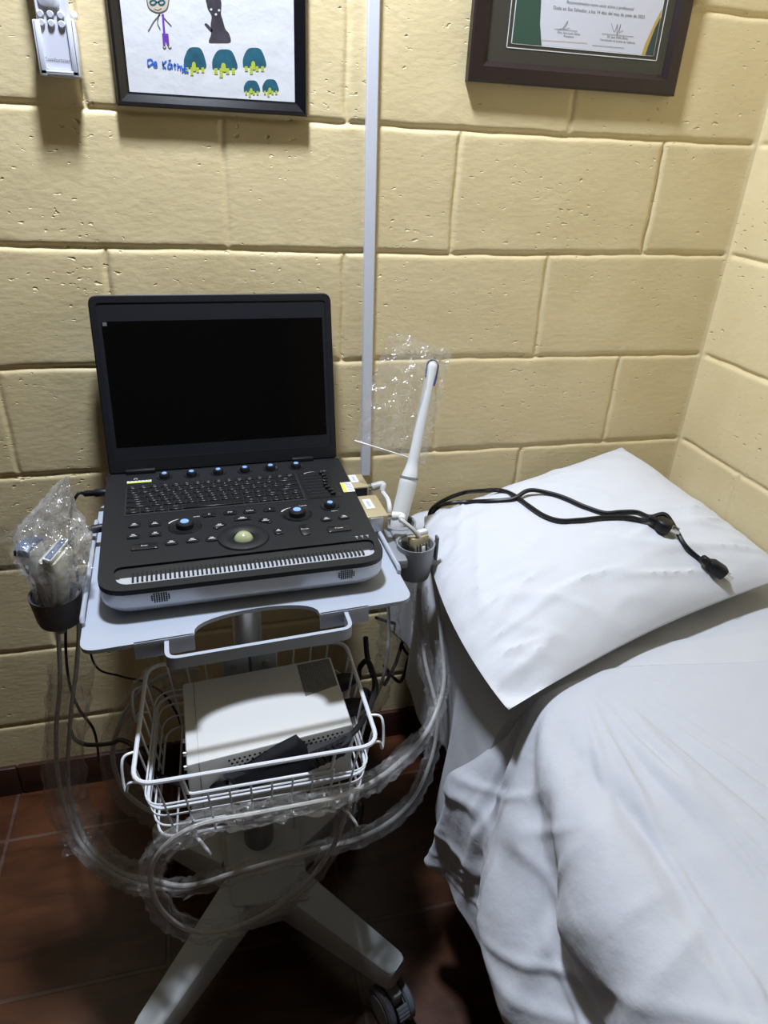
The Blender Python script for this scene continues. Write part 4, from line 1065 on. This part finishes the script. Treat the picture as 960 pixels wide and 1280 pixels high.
p1 = w2u(V(.443, -.098, .030)); gland('cable_gland', p1, w2u(V(1, 0, 0))-w2u(V(0, 0, 0)), t)
q1 = [p1+V(.004, 0, .0), p1+V(.022, -.002, .006), at(478, 614, y=p1.y-.012), at(485, 625, y=p1.y-.03), at(487, 637, y=p1.y-.05), at(486, 655, y=p1.y-.05)]
bm = NB(); tube(bm, catmull(q1[:3], 6), lambda s: .0075-.0025*s, 12); obj('strain_relief', bm, CABLEL, t)
bm = NB(); cable(bm, q1[1:]+[at(484, 690, y=-.25), at(486, 745, y=-.20)], .0042, 8); obj('cable', bm, CABLEL, t)

t = thing('probe_connector', 'beige plug with white tag nearest the handle, on the right side of the black machine', 'connector', w2u(V(.418, -.184, .0125)))
bm = conn(.145, .222, .440, .040, None); bm.transform(UM); obj('housing', bm, BRASS, t)
bm = NB(); box(bm, (.4195, -.2235, .0255), (.022, .003, .026), .001); bm.transform(UM); obj('socket_face', bm, STEEL, t)
bm = NB(); box(bm, (.4175, -.178, .0405), (.014, .034, .0008)); bm.transform(UM); tg2 = obj('tag', bm, STICK, t)
bm = NB(); box(bm, (.4175, -.178, .0410), (.005, .021, .0003)); bm.transform(UM); obj('tag_print', bm, bpy.data.materials['pale_blue_ink'], tg2)
p2 = w2u(V(.446, -.212, .032)); gland('cable_gland', p2, w2u(V(1, 0, 0))-w2u(V(0, 0, 0)), t)
q2 = [p2+V(.003, 0, 0), p2+V(.018, -.005, .001), at(502, 650, y=p2.y-.02), at(515, 661, y=p2.y-.03), at(524, 672, y=p2.y-.03), at(536, 690, y=-.335), C_pts[0]]
bm = NB(); tube(bm, catmull(q2[:3], 6), lambda s: .0078-.0025*s, 12); obj('strain_relief', bm, CABLEL, t)
bm = NB(); cable(bm, q2[1:]+C_pts[1:], .0036, 10); obj('cable', bm, CABLE, t)
bm = NB(); sleeve(bm, C_pts[1:6], .011, 7, amp=.35); sleeve(bm, C_pts[4:10], .0135, 8, amp=.42); sleeve(bm, C_pts[8:14], .0150, 9, amp=.30); sleeve(bm, C_pts[13:], .011, 10, amp=.4); obj('clear_sleeve', bm, FILMS, t, label='crumpled clear plastic sleeve')
# loose connector lying in the front cup
t = thing('spare_connector', 'loose beige and gold pin connector resting in the front right cup', 'connector', (CRf[0]+.003, CRf[1], .752))
bm = NB(); Rc = Matrix.Rotation(.35, 3, 'Z') @ Matrix.Rotation(-.15, 3, 'X'); cc = V(CRf[0]+.006, CRf[1]+.006, .790)
box(bm, cc, (.034, .018, .020), .003, Rc); box(bm, cc-V(0, 0, .022), (.028, .014, .030), .002, Rc); obj('housing', bm, BRASS, t)
bm = NB(); box(bm, cc+V(.008, .006, .012), (.018, .013, .010), .003, Rc); obj('latch', bm, CABLEL, t)
bm = NB()
for k in range(5): box(bm, cc+Rc @ V(-.014+.0062*k, -.010, -.012), (.0032, .004, .020), .0006, Rc)
obj('contact_pin', bm, METAL, t)
bm = NB(); box(bm, cc+Rc @ V(.002, -.0115, -.016), (.006, .003, .018), .0005, Rc); obj('white_tab', bm, STICK, t)
# black clip on the front cup
bm = NB(); box(bm, (CRf[0]+.0335, CRf[1]-.008, .782), (.004, .012, .044), .001); obj('cup_clip', bm, CUPM, cart)

# bag of the rear left cable (loop behind the basket)
bm = NB(); cable(bm, D_pts, .0045, 10)
t = thing('sleeved_cable', 'sleeved grey cable looping behind the left end of the wire basket', 'cable', tuple(D_pts[-1]))
obj('cable', bm, CABLE, t)
bm = NB(); sleeve(bm, D_pts, .021, 12, amp=.25); obj('clear_sleeve', bm, FILMS, t, label='clear plastic sleeve')

# --- power leads on the left of the machine
def lead(name, label, plug_a, plug_b, pts, r=.0026):
    t = thing(name, label, 'cable', tuple(plug_a))
    d = (plug_b-plug_a); L_ = d.length; bm = NB(); lathe(bm, [(.0055, 0), (.0068, .004), (.0068, L_*.55), (.0052, L_*.6), (.0052, L_*.95), (.0042, L_)], plug_a, 14, axis=d); obj('plug', bm, CORD, t)
    bm = NB(); cable(bm, [plug_b-d*.05]+pts, r); obj('cord', bm, CORD, t); return t
pa = w2u(V(.001, -.038, .034)); pb = w2u(V(-.040, -.0355, .034))
lead('power_lead', 'black lead plugged in nearest the screen, left side of the black machine', pa, pb, [at(98, 617, y=pb.y-.005), at(90, 632, y=pb.y-.01), at(88, 652, y=pb.y-.01), at(86, 720, y=-.2), at(82, 795, y=-.2), at(86, 850, y=-.2), at(98, 885, y=-.2), at(116, 910, y=-.19), at(122, 935, y=-.16), at(123, 955, y=-.12)])
pa = w2u(V(-.001, -.153, .030)); pb = w2u(V(-.034, -.156, .028))
lead('signal_lead', 'thin black lead plugged in nearest the handle, left side of the black machine', pa, pb, [at(95, 660, y=pb.y-.002), at(92, 690, y=-.25), at(104, 760, y=-.24), at(118, 830, y=-.22), at(150, 845, y=-.24), at(180, 852, y=-.28), at(205, 868, y=-.33), at(220, 890, y=-.345), at(226, 905, y=-.35)], .0020)

# ------------------------------------------------------------------ box in the basket
BT = .640
bc_ = [at(233, 958, z=BT), at(441, 906, z=BT), at(413, 821, z=BT), at(228, 855, z=BT)]
t = thing('power_supply_box', 'off-white boxed power supply with grey rating label lying in the wire basket', 'power supply', ((bc_[0]+bc_[2])/2).to_tuple()[:2]+(BZ+.003,))
def bb(u, v, z): p = bc_[0].lerp(bc_[1], u).lerp(bc_[3].lerp(bc_[2], u), v); return V(p.x, p.y, z)
q = rpoly([(0, 0), (1, 0), (1, 1), (0, 1)], .012, 3)
bm = NB()
loft(bm, [[bb(p.x, p.y, BZ+.004) for p in q], [bb(p.x, p.y, BT-.002) for p in q], [bb(.5+(p.x-.5)*.988, .5+(p.y-.5)*.988, BT) for p in q]])
cs = obj('casing', bm, BOXW, t)
bm = NB(); loft(bm, [[bb(.068, -.004, z) for z in (BZ+.006, BT-.001)]+[bb(.068, 1, BT+.0003), bb(.0715, 1, BT+.0003), bb(.0715, -.004, BT+.0003), bb(.0715, -.004, BZ+.006)], [bb(.0675, -.001, z) for z in (BZ+.006, BT-.001)]+[bb(.0675, 1, BT-.001), bb(.072, 1, BT-.001), bb(.072, -.001, BT-.001), bb(.072, -.001, BZ+.006)]]); obj('front_panel_seam', bm, GREYINK, cs, smooth=False)
bm = NB()
for j in range(4):
    for i in range(24):
        u = .24+i*.03+(.015 if j % 2 else 0)
        if u < .95: lathe(bm, [(.0017, 0), (.0017, .0007)], bb(u, -.001, BT-.009-j*.0065), 8, axis=(0, -1, 0))
obj('vent_hole', bm, DARK, cs)
bm = NB()
plate(bm, [(.76, .50), (.985, .56), (.985, .975), (.76, .965)], [], BT, BT+.0006, lambda x, y, z: bb(x, y, z)); lb = obj('rating_label', bm, LABELG, t, smooth=False)
bm = NB()
for k in range(13):
    u = .775+.016*k; v0 = .55+.008*k; v1 = .93-.10*((k*7) % 5)/5
    plate(bm, [(u, v0+.12*((k*3) % 4)/4), (u+.005, v0+.12*((k*3) % 4)/4), (u+.005, v1), (u, v1)], [], BT+.0006, BT+.0008, lambda x, y, z: bb(x, y, z))
obj('label_print', bm, mat('pale_print', (.24, .24, .235), .6), lb, smooth=False)
bm = NB()
for k in range(3): lathe(bm, [(.004, 0), (.004, .004)], bb(-.002, .42-.13*k, BT-.022-.004*k), 12, axis=(-1, 0, 0))
obj('side_socket', bm, METAL, cs)
# mains cords plugged into the right end of the box
def mains(label, u, v, pts, px):
    a = bb(1.0, v, BT-.03); d = V(.045, .006, .004)
    t = thing('mains_lead', label, 'cable', tuple(a), group=None)
    bm = NB(); loft(bm, [[a+d*s+V(0, w_*y_, w_*z_) for y_, z_ in ((-1, -.8), (1, -.8), (1, .5), (.5, .9), (-.5, .9), (-1, .5))] for s, w_ in ((-.0, .0125), (.35, .0125), (.6, .009), (1.0, .0055))]); obj('plug', bm, CORD, t)
    bm = NB(); cable(bm, [a+d*.9]+pts, .0044); obj('cord', bm, CORD, t); return t
mains('black lead from the rear socket of the white box, looping over the basket rim', 1, .80, [at(450, 834, y=-.41), at(459, 826, y=-.43), at(467, 843, y=-.47), at(468, 862, y=-.51), at(461, 887, y=-.545), at(446, 911, y=-.575), at(428, 926, y=-.592), at(408, 936, y=-.600), at(388, 944, y=-.604)], 0)
mains('black lead from the front socket of the white box, its end poking up', 1, .42, [at(455, 862, y=-.43), at(467, 870, y=-.40), at(470, 855, y=-.39), at(464, 838, y=-.395), at(459, 820, y=-.40), at(457, 797, y=-.40)], 0)
# black mains adapter lying between box and basket front
t = thing('mains_adapter', 'black power adapter wedged between the white box and the basket front', 'adapter', tuple(at(350, 962, y=-.60)))
pA = [at(280, 975, y=-.612), at(300, 967, y=-.600), at(372, 930, y=-.600), at(386, 944, y=-.600), at(420, 935, y=-.600), at(441, 926, y=-.600), at(432, 945, y=-.612), at(380, 968, y=-.612), at(300, 990, y=-.612)]
bm = NB(); loft(bm, [[p+V(0, .016, .002) for p in pA], [p+V(0, .004, 0) for p in pA], [p.lerp(sum(pA, Vector())/9, .12)+V(0, 0, -.002) for p in pA]])
obj('body', bm, NAVY, t)
bm = NB()
for k in range(5):
    p = at(392+k*8, 948-k*3.6, y=-.612); tube(bm, [p+V(-.006, -.002, .010), p+V(0, -.006, 0), p+V(.004, -.003, -.010)], .0052, 8)
obj('cord_coil', bm, CORD, t)
bm = NB(); pts = [at(284, 978, y=-.606), at(245, 985, y=-.58), at(210, 975, y=-.55), at(192, 962, y=-.53), at(182, 945, y=-.51), at(165, 931, y=-.46), at(150, 925, y=-.43), at(140, 929, y=-.41), at(122, 931, y=-.38), at(105, 930, y=-.35), at(92, 922, y=-.28), at(86, 905, y=-.18)]
cable(bm, pts, .0036); obj('cord', bm, CORD, t)

# black leads hanging at the wall behind the tray's right end
t = thing('hanging_leads', 'tangled black lead dangling near the wall under the right end of the tray', 'cable', tuple(at(500, 830, y=-.10)))
bm = NB()
cable(bm, wp((522, 735, -.12), (519, 762, -.10), (508, 785, -.10), (502, 805, -.09), (495, 828, -.09), (484, 850, -.10), (480, 856, -.10)), .0042)
cable(bm, wp((519, 776, -.10), (505, 780, -.09), (488, 778, -.10), (470, 772, -.12)), .0036)
cable(bm, wp((480, 832, -.10), (490, 845, -.09), (500, 852, -.085), (506, 840, -.085), (510, 825, -.09), (520, 806, -.10), (530, 790, -.10)), .0040)
cable(bm, wp((502, 806, -.085), (510, 818, -.085), (522, 817, -.09), (534, 800, -.10)), .0034)
obj('lead', bm, CORD, t)

# ------------------------------------------------------------------ bed, bedclothes, pillow
XB, ZB = -.655, .68
bed = thing('examination_bed', 'bed with brown vinyl mattress and black legs along the right wall', 'bed', (-.34, -1.0, 0))
bm = NB(); box(bm, ((XB-.03)/2+.003, -.98, .63), (-XB-.045, 1.90, .10), .03, seg=4); obj('mattress', bm, MATT, bed)
bm = NB(); box(bm, (-.335, -.98, .55), (.60, 1.88, .05), .006); obj('frame', bm, BEDF, bed)
for (x, y) in ((-.590, -.33), (-.08, -.33), (-.59, -1.7), (-.08, -1.7)):
    bm = NB(); box(bm, (x, y, .265), (.038, .038, .53), .004); obj('leg', bm, BEDF, bed)
def drape(name, prof, bs, leadfn, seed, matl, amp, wr, thick=.0025, hemfn=None):
    """cloth laid over the bed edge: prof = (x, z) section from the wall side to the hem; bs = positions along the bed"""
    pr = catmull([V(p[0], 0, p[1]) for p in prof], 10); L_ = [0]
    for a, b in zip(pr, pr[1:]): L_.append(L_[-1]+(b-a).length)
    L_ = np.array(L_); tot = L_[-1]
    px = np.array([p.x for p in pr]); pz = np.array([p.z for p in pr])
    s = np.linspace(0, tot, 190)
    return s, np.interp(s, L_, px), np.interp(s, L_, pz), tot
def cloth(name, prof, y0, y1, n, f, matl, thick=.003):
    s, x, z, tot = drape(name, prof, None, None, 0, None, 0, 0)
    b = np.linspace(0, 1, n)
    S, Bv = np.meshgrid(s, b, indexing='ij'); X = np.repeat(x[:, None], n, 1); Z = np.repeat(z[:, None], n, 1)
    Y = y0+(y1-y0)*Bv
    nx = np.gradient(z, s); nz = -np.gradient(x, s)      # outward normal of the section
    ln = np.hypot(nx, nz)+1e-9; nx, nz = (nx/ln)[:, None], (nz/ln)[:, None]
    X, Y, Z, dn = f(S, Bv, X, Y, Z, tot)
    Pm = np.stack([X+nx*dn, Y, Z+nz*dn], -1)
    bm = NB(); grid_mesh(bm, Pm)
    me = obj(name, bm, matl)
    md = me.modifiers.new('thickness', 'SOLIDIFY'); md.thickness = thick; md.offset = 0
    return me
# lower sheet
def f_low(S, B, X, Y, Z, tot):
    hang = smooth01((S-.60)/.06)
    h = np.clip((S-.64)/(tot-.64), 0, 1)
    yy = Y
    drop = smooth01((-yy-.43)/.06)
    Z = Z-h*.085*drop
    X = X-hang*(.010+.016*np.sin(yy*19+1.3)*h+.012*vnoise(yy*9, S*1.5, 5)*h)-h*.030*drop
    dn = .004*fbm(S*7, yy*7, 15, 3)+hang*.006*np.sin(yy*44+S*6)*h
    # tucked flat and close where the top sheet covers it
    cov = smooth01((-yy-.615)/.04)
    dn = dn*(1-cov)-(1-hang)*.004*cov
    X = X+hang*.055*cov
    dn = dn+(1-hang)*.006*smooth01((-yy-.545)/.006)*(1-cov)
    return X, Y, Z, dn
low = cloth('bed_sheet', [(-.015, ZB+.006), (-.25, ZB+.006), (-.50, ZB+.006), (-.615, ZB+.004), (-.650, ZB-.010), (-.668, ZB-.045), (-.672, .58), (-.676, .50), (-.680, .405)], -.045, -1.55, 180, f_low, SHEET2)
tag(rename_origin(low, (-.34, -.8, ZB)), 'white lower sheet covering the mattress under the pillow, its hem hanging beside the black leg', 'bed sheet')
# top sheet: the solver's drape, smoothed and given cloth thickness
def refine(P, k):
    def up1(A, k):
        n = A.shape[0]; x = np.linspace(0, n-1, (n-1)*k+1); i = np.clip(np.floor(x).astype(int), 0, n-2); f = (x-i)[:, None, None]
        a, b, c, d = A[np.clip(i-1, 0, n-1)], A[i], A[i+1], A[np.clip(i+2, 0, n-1)]
        return .5*((2*b)+(c-a)*f+(2*a-5*b+4*c-d)*f*f+(3*b-a-3*c+d)*f**3)
    return np.swapaxes(up1(np.swapaxes(up1(P, k), 0, 1), k), 0, 1)
Ps = SHEET_P.copy()
for _ in range(3):      # relax the solver's finest ripples
    Ps[1:-1, :] = .5*Ps[1:-1, :]+.25*(Ps[:-2, :]+Ps[2:, :]); Ps[:, 1:-1] = .5*Ps[:, 1:-1]+.25*(Ps[:, :-2]+Ps[:, 2:])
Q = refine(Ps, 4)
Sg, Tg = np.meshgrid(np.linspace(0, 1.0, Q.shape[0]), np.linspace(0, .98, Q.shape[1]), indexing='ij')
gu, gv = np.gradient(Q, axis=0), np.gradient(Q, axis=1); Nn = np.cross(gu, gv); Nn /= np.linalg.norm(Nn, axis=2, keepdims=True)+1e-9
if Nn[5, 5, 2] < 0: Nn = -Nn
e_ = Sg-.50; ths = np.arctan2(e_, Tg+.06); rs = np.hypot(e_, Tg)
def crease(n_, w_): return np.clip(1-np.abs(n_)*w_, 0, 1)**1.7
c1 = vnoise(ths*8+.6*vnoise(Sg*4, Tg*4, 3), rs*1.6, 101); c2 = vnoise(ths*17+1*vnoise(Sg*4, Tg*4, 4), rs*2.2, 103)
zone = smooth01((Sg-.34)/.2)*smooth01((rs-.03)/.15)*smooth01((1.3-ths)/.3)
d_ = .0075*crease(c1, 2.4)*zone+.0035*crease(c2, 2.5)*zone
ef = np.maximum(Sg-.565, 0); thf = np.arctan2(ef, Tg+.03); rf_ = np.hypot(ef, Tg); nz_ = vnoise(Sg*3+1, Tg*5, 61)
def fold(c, w_, k=.06): return np.exp(-((thf+k*nz_-c)/w_)**2)
gf = smooth01((rf_-.02)/.20)*smooth01((Sg-.565)/.05)
d_ *= 1.35
d_ += gf*(-.018*fold(.20, .09)+.030*fold(.42, .12)-.020*fold(.62, .07)+.016*fold(.82, .11)-.022*fold(1.05, .08)+.008*fold(1.3, .1))
hz_ = smooth01((Sg-.62)/.06)
c3 = vnoise(Sg*7+Tg*6, Tg*2.5-Sg*4, 107); c5 = vnoise(Sg*5-Tg*14, Tg*2.5, 113)
c7 = vnoise(Sg*15+Tg*15, Tg*5-Sg*9, 121)
d_ += hz_*(.0110*crease(c3, 2.3)+.0075*crease(c5, 2.6)+.0060*crease(c7, 2.4))
c6 = vnoise(Sg*5-Tg*4, Tg*1.2+Sg, 117); d_ += .0010*crease(c6, 3)*(1-hz_)
d_ *= 1-.75*smooth01((Sg-.86)/.10)
Q = Q+Nn*d_[..., None]
for _ in range(2):
    Q[1:-1, :] = .5*Q[1:-1, :]+.25*(Q[:-2, :]+Q[2:, :]); Q[:, 1:-1] = .5*Q[:, 1:-1]+.25*(Q[:, :-2]+Q[:, 2:])
bm = NB(); grid_mesh(bm, Q); topS = obj('top_sheet', bm, SHEET)
md = topS.modifiers.new('thickness', 'SOLIDIFY'); md.thickness = .004; md.offset = 0
tag(rename_origin(topS, (-.4, -1.1, ZB)), 'rumpled white top sheet hanging in deep folds over the near side of the bed', 'bed sheet')
# pillow
pL, pF, pR, pB = V(-.672, -.185, .752), V(-.700, -.664, .722), V(-.085, -.475, .742), V(-.170, -.030, .800)
def pil(u, v): return pL.lerp(pF, v).lerp(pB.lerp(pR, v), u)
n = 90
U, Vv = np.meshgrid(np.linspace(0, 1, n), np.linspace(0, 1, n), indexing='ij')
base_ = np.zeros((n, n, 3))
for i in range(n):
    for j in range(n): base_[i, j] = pil(U[i, j], Vv[i, j])
# the sides bow inwards between the corners
du_ = np.array(pB-pL); dv_ = np.array(pF-pL)
bow = .020
base_ += du_*((-.060*np.sin(PI*Vv)**.8*(1-U)**1.5 - .010*np.sin(PI*Vv)*U))[..., None]
base_ += dv_*((.03*np.sin(PI*U)*(1-Vv) - .045*np.sin(PI*U)*Vv))[..., None]
ed = np.minimum(np.minimum(U, 1-U), np.minimum(Vv, 1-Vv))
prof_ = (1-(np.abs(2*U-1))**3.2)*(1-(np.abs(2*Vv-1))**3.0); prof_ = np.clip(prof_, 0, 1)**.75
wr_ = .0045*fbm(U*4, Vv*4, 7, 3)+.0030*np.clip(1-np.abs(vnoise(U*9-Vv*7, Vv*3+U*2, 23))*2.2, 0, 1)**2+.0045*np.clip(1-np.abs(vnoise(U*3+Vv*1.2, Vv*16-U*3, 27))*2.2, 0, 1)**1.6*smooth01((Vv-.45)/.3)+.0045*np.clip(1-np.abs(vnoise(U*15+Vv*4, Vv*4-U*2, 29))*2.2, 0, 1)**1.6*smooth01((.40-U)/.25)*np.clip(ed*14, 0, 1)
edge_pull = .008*np.sin(Vv*60+4*vnoise(U*4, Vv*4, 3))*np.exp(-U/.06)*np.clip(ed*20, 0, 1)+.004*np.sin((U*20-Vv*14)+3*vnoise(U*5, Vv*5, 13))*np.exp(-((1-Vv)+U*.8)/.22)
wr_ = wr_*np.clip(ed*14, 0, 1)
up_ = base_.copy(); lo2 = base_.copy()
up_[..., 2] += .072*prof_+wr_+edge_pull*.8-.014*np.exp(-((U-.02)**2+(Vv-.97)**2)/.008)
lo2[..., 2] -= .045*prof_**.7
lo2[..., 2] = np.maximum(lo2[..., 2], np.where(base_[..., 0] > -.655, ZB+.0125, lo2[..., 2])); up_[..., 2] = np.maximum(up_[..., 2], lo2[..., 2]+.002*np.clip(ed*50, 0, 1)); 
bm = NB(); vs1 = grid_mesh(bm, up_); vs2 = grid_mesh(bm, lo2); bmesh.ops.remove_doubles(bm, verts=bm.verts, dist=.0004)
bvh = BVHTree.FromBMesh(bm)
pw = obj('pillow', bm, PILLOW); tag(rename_origin(pw, (-.4, -.34, .70)), 'large flat white pillow with two black power cords lying on it', 'pillow')
def on_pillow(px, py, r, dflt=-.2):
    d = ray(px, py).normalized(); hit = bvh.ray_cast(CAM, d)
    if hit[0] is None: return at(px, py, y=dflt)
    n_ = hit[1]; n_ = n_ if n_.z > 0 else -n_
    return hit[0]+V(0, 0, 1)*r*1.15
def pcord(name, label, pre, pts, r, plug_px, prong_px, round_):
    P3 = [at(*p) if len(p) == 2 else at(p[0], p[1], y=p[2]) for p in pre]+[on_pillow(p[0], p[1], r+(p[2] if len(p) > 2 else 0)) for p in pts]
    a = on_pillow(plug_px[0], plug_px[1], .011); b = on_pillow(prong_px[0], prong_px[1], .010); d = (b-a).normalized(); L_ = (b-a).length
    t = thing(name, label, 'power cord', tuple(a))
    s_ = d.cross(V(0, 0, 1)).normalized(); u_ = s_.cross(d)
    bm = NB(); cable(bm, P3+[a-d*.004], r, 8); obj('cord', bm, CORD, t)
    bm = NB()
    if round_: secs = [(-.014, .0048, .0048), (-.012, .0058, .0058), (-.001, .0058, .0058), (0, .009, .008), (.006, .0150, .0105), (.016, .0165, .0115), (.022, .0150, .0115), (.024, .0135, .0105)]
    else: secs = [(-.016, .0046, .0046), (-.014, .0062, .0062), (-.002, .0062, .0062), (0, .008, .0075), (.008, .0125, .0105), (.022, .0140, .0110), (.029, .0135, .0110), (.030, .012, .010)]
    loft(bm, [[a+d*x+s_*(w*math.copysign(abs(math.cos(q))**.6, math.cos(q)))+u_*(h*math.copysign(abs(math.sin(q))**.6, math.sin(q))) for q in [2*PI*k/20 for k in range(20)]] for x, w, h in secs])
    pl = obj('plug', bm, CORD, t)
    bm = NB()
    for k in range(4): tube(bm, [a+d*(-.013+.0033*k), a+d*(-.0118+.0033*k)], .0070, 14)
    obj('strain_rib', bm, CORD, pl)
    e0 = secs[-1][0]; R3 = Matrix((d, s_, u_)).transposed()
    bm = NB()
    for k in (-1, 1): box(bm, a+d*(e0+.008)+s_*(.0064*k)+u_*.002, (.018, .0016, .0062), .0005, R3)
    tube(bm, [a+d*e0-u_*.004, a+d*(e0+.019)-u_*.004], .0024, 12)
    obj('prong', bm, METAL, t, label='bare metal prongs')
    return t
pre1 = [(520, 700, -.175), (534, 660, -.165), (539, 638, -.16), (556, 625, -.15), (580, 616, -.14)]
pcord('mains_lead', 'black mains lead on the pillow ending in a round plug halfway across', pre1, [(604, 613.5), (625, 616), (642, 622), (660, 635), (680, 648), (700, 654), (725, 653), (755, 650), (785, 650), (800, 653)], .0042, (818, 660), (838, 669), True)
pre2 = [(516, 705, -.185), (530, 665, -.175), (538, 645, -.170), (548, 634, -.165)]
pcord('mains_lead', 'black mains lead reaching further right across the pillow, its plug near the edge', pre2, [(562, 629), (585, 630), (610, 629), (640, 626.5), (660, 620, .006), (685, 619), (705, 625), (730, 636), (755, 644), (775, 643), (795, 643), (812, 649), (828, 655, .012), (842, 668, .006), (855, 684), (872, 700)], .0040, (884, 712), (915, 733), False)

# ------------------------------------------------------------------ light
def area(name, loc, size, power, col, rot=(0, 0, 0), shape='DISK'):
    l = bpy.data.lights.new(name, 'AREA'); l.energy = power; l.color = col; l.shape = shape; l.size = size
    o = bpy.data.objects.new(name, l); COL.objects.link(o); o.location = loc; o.rotation_euler = rot; return o
area('ceiling_lamp', (-1.03, -.34, 2.48), .16, 42, (.87, .95, 1.09))
w = bpy.data.worlds.new('world'); SC.world = w; w.use_nodes = True
w.node_tree.nodes['Background'].inputs[0].default_value = (.5, .55, .6, 1); w.node_tree.nodes['Background'].inputs[1].default_value = .05
SC.view_settings.view_transform = 'Standard'; SC.view_settings.look = 'None'; SC.view_settings.gamma = 1; SC.view_settings.exposure = 0
SC.view_settings.use_curve_mapping = False
SC.cycles.transparent_max_bounces = 32; SC.cycles.max_bounces = 10
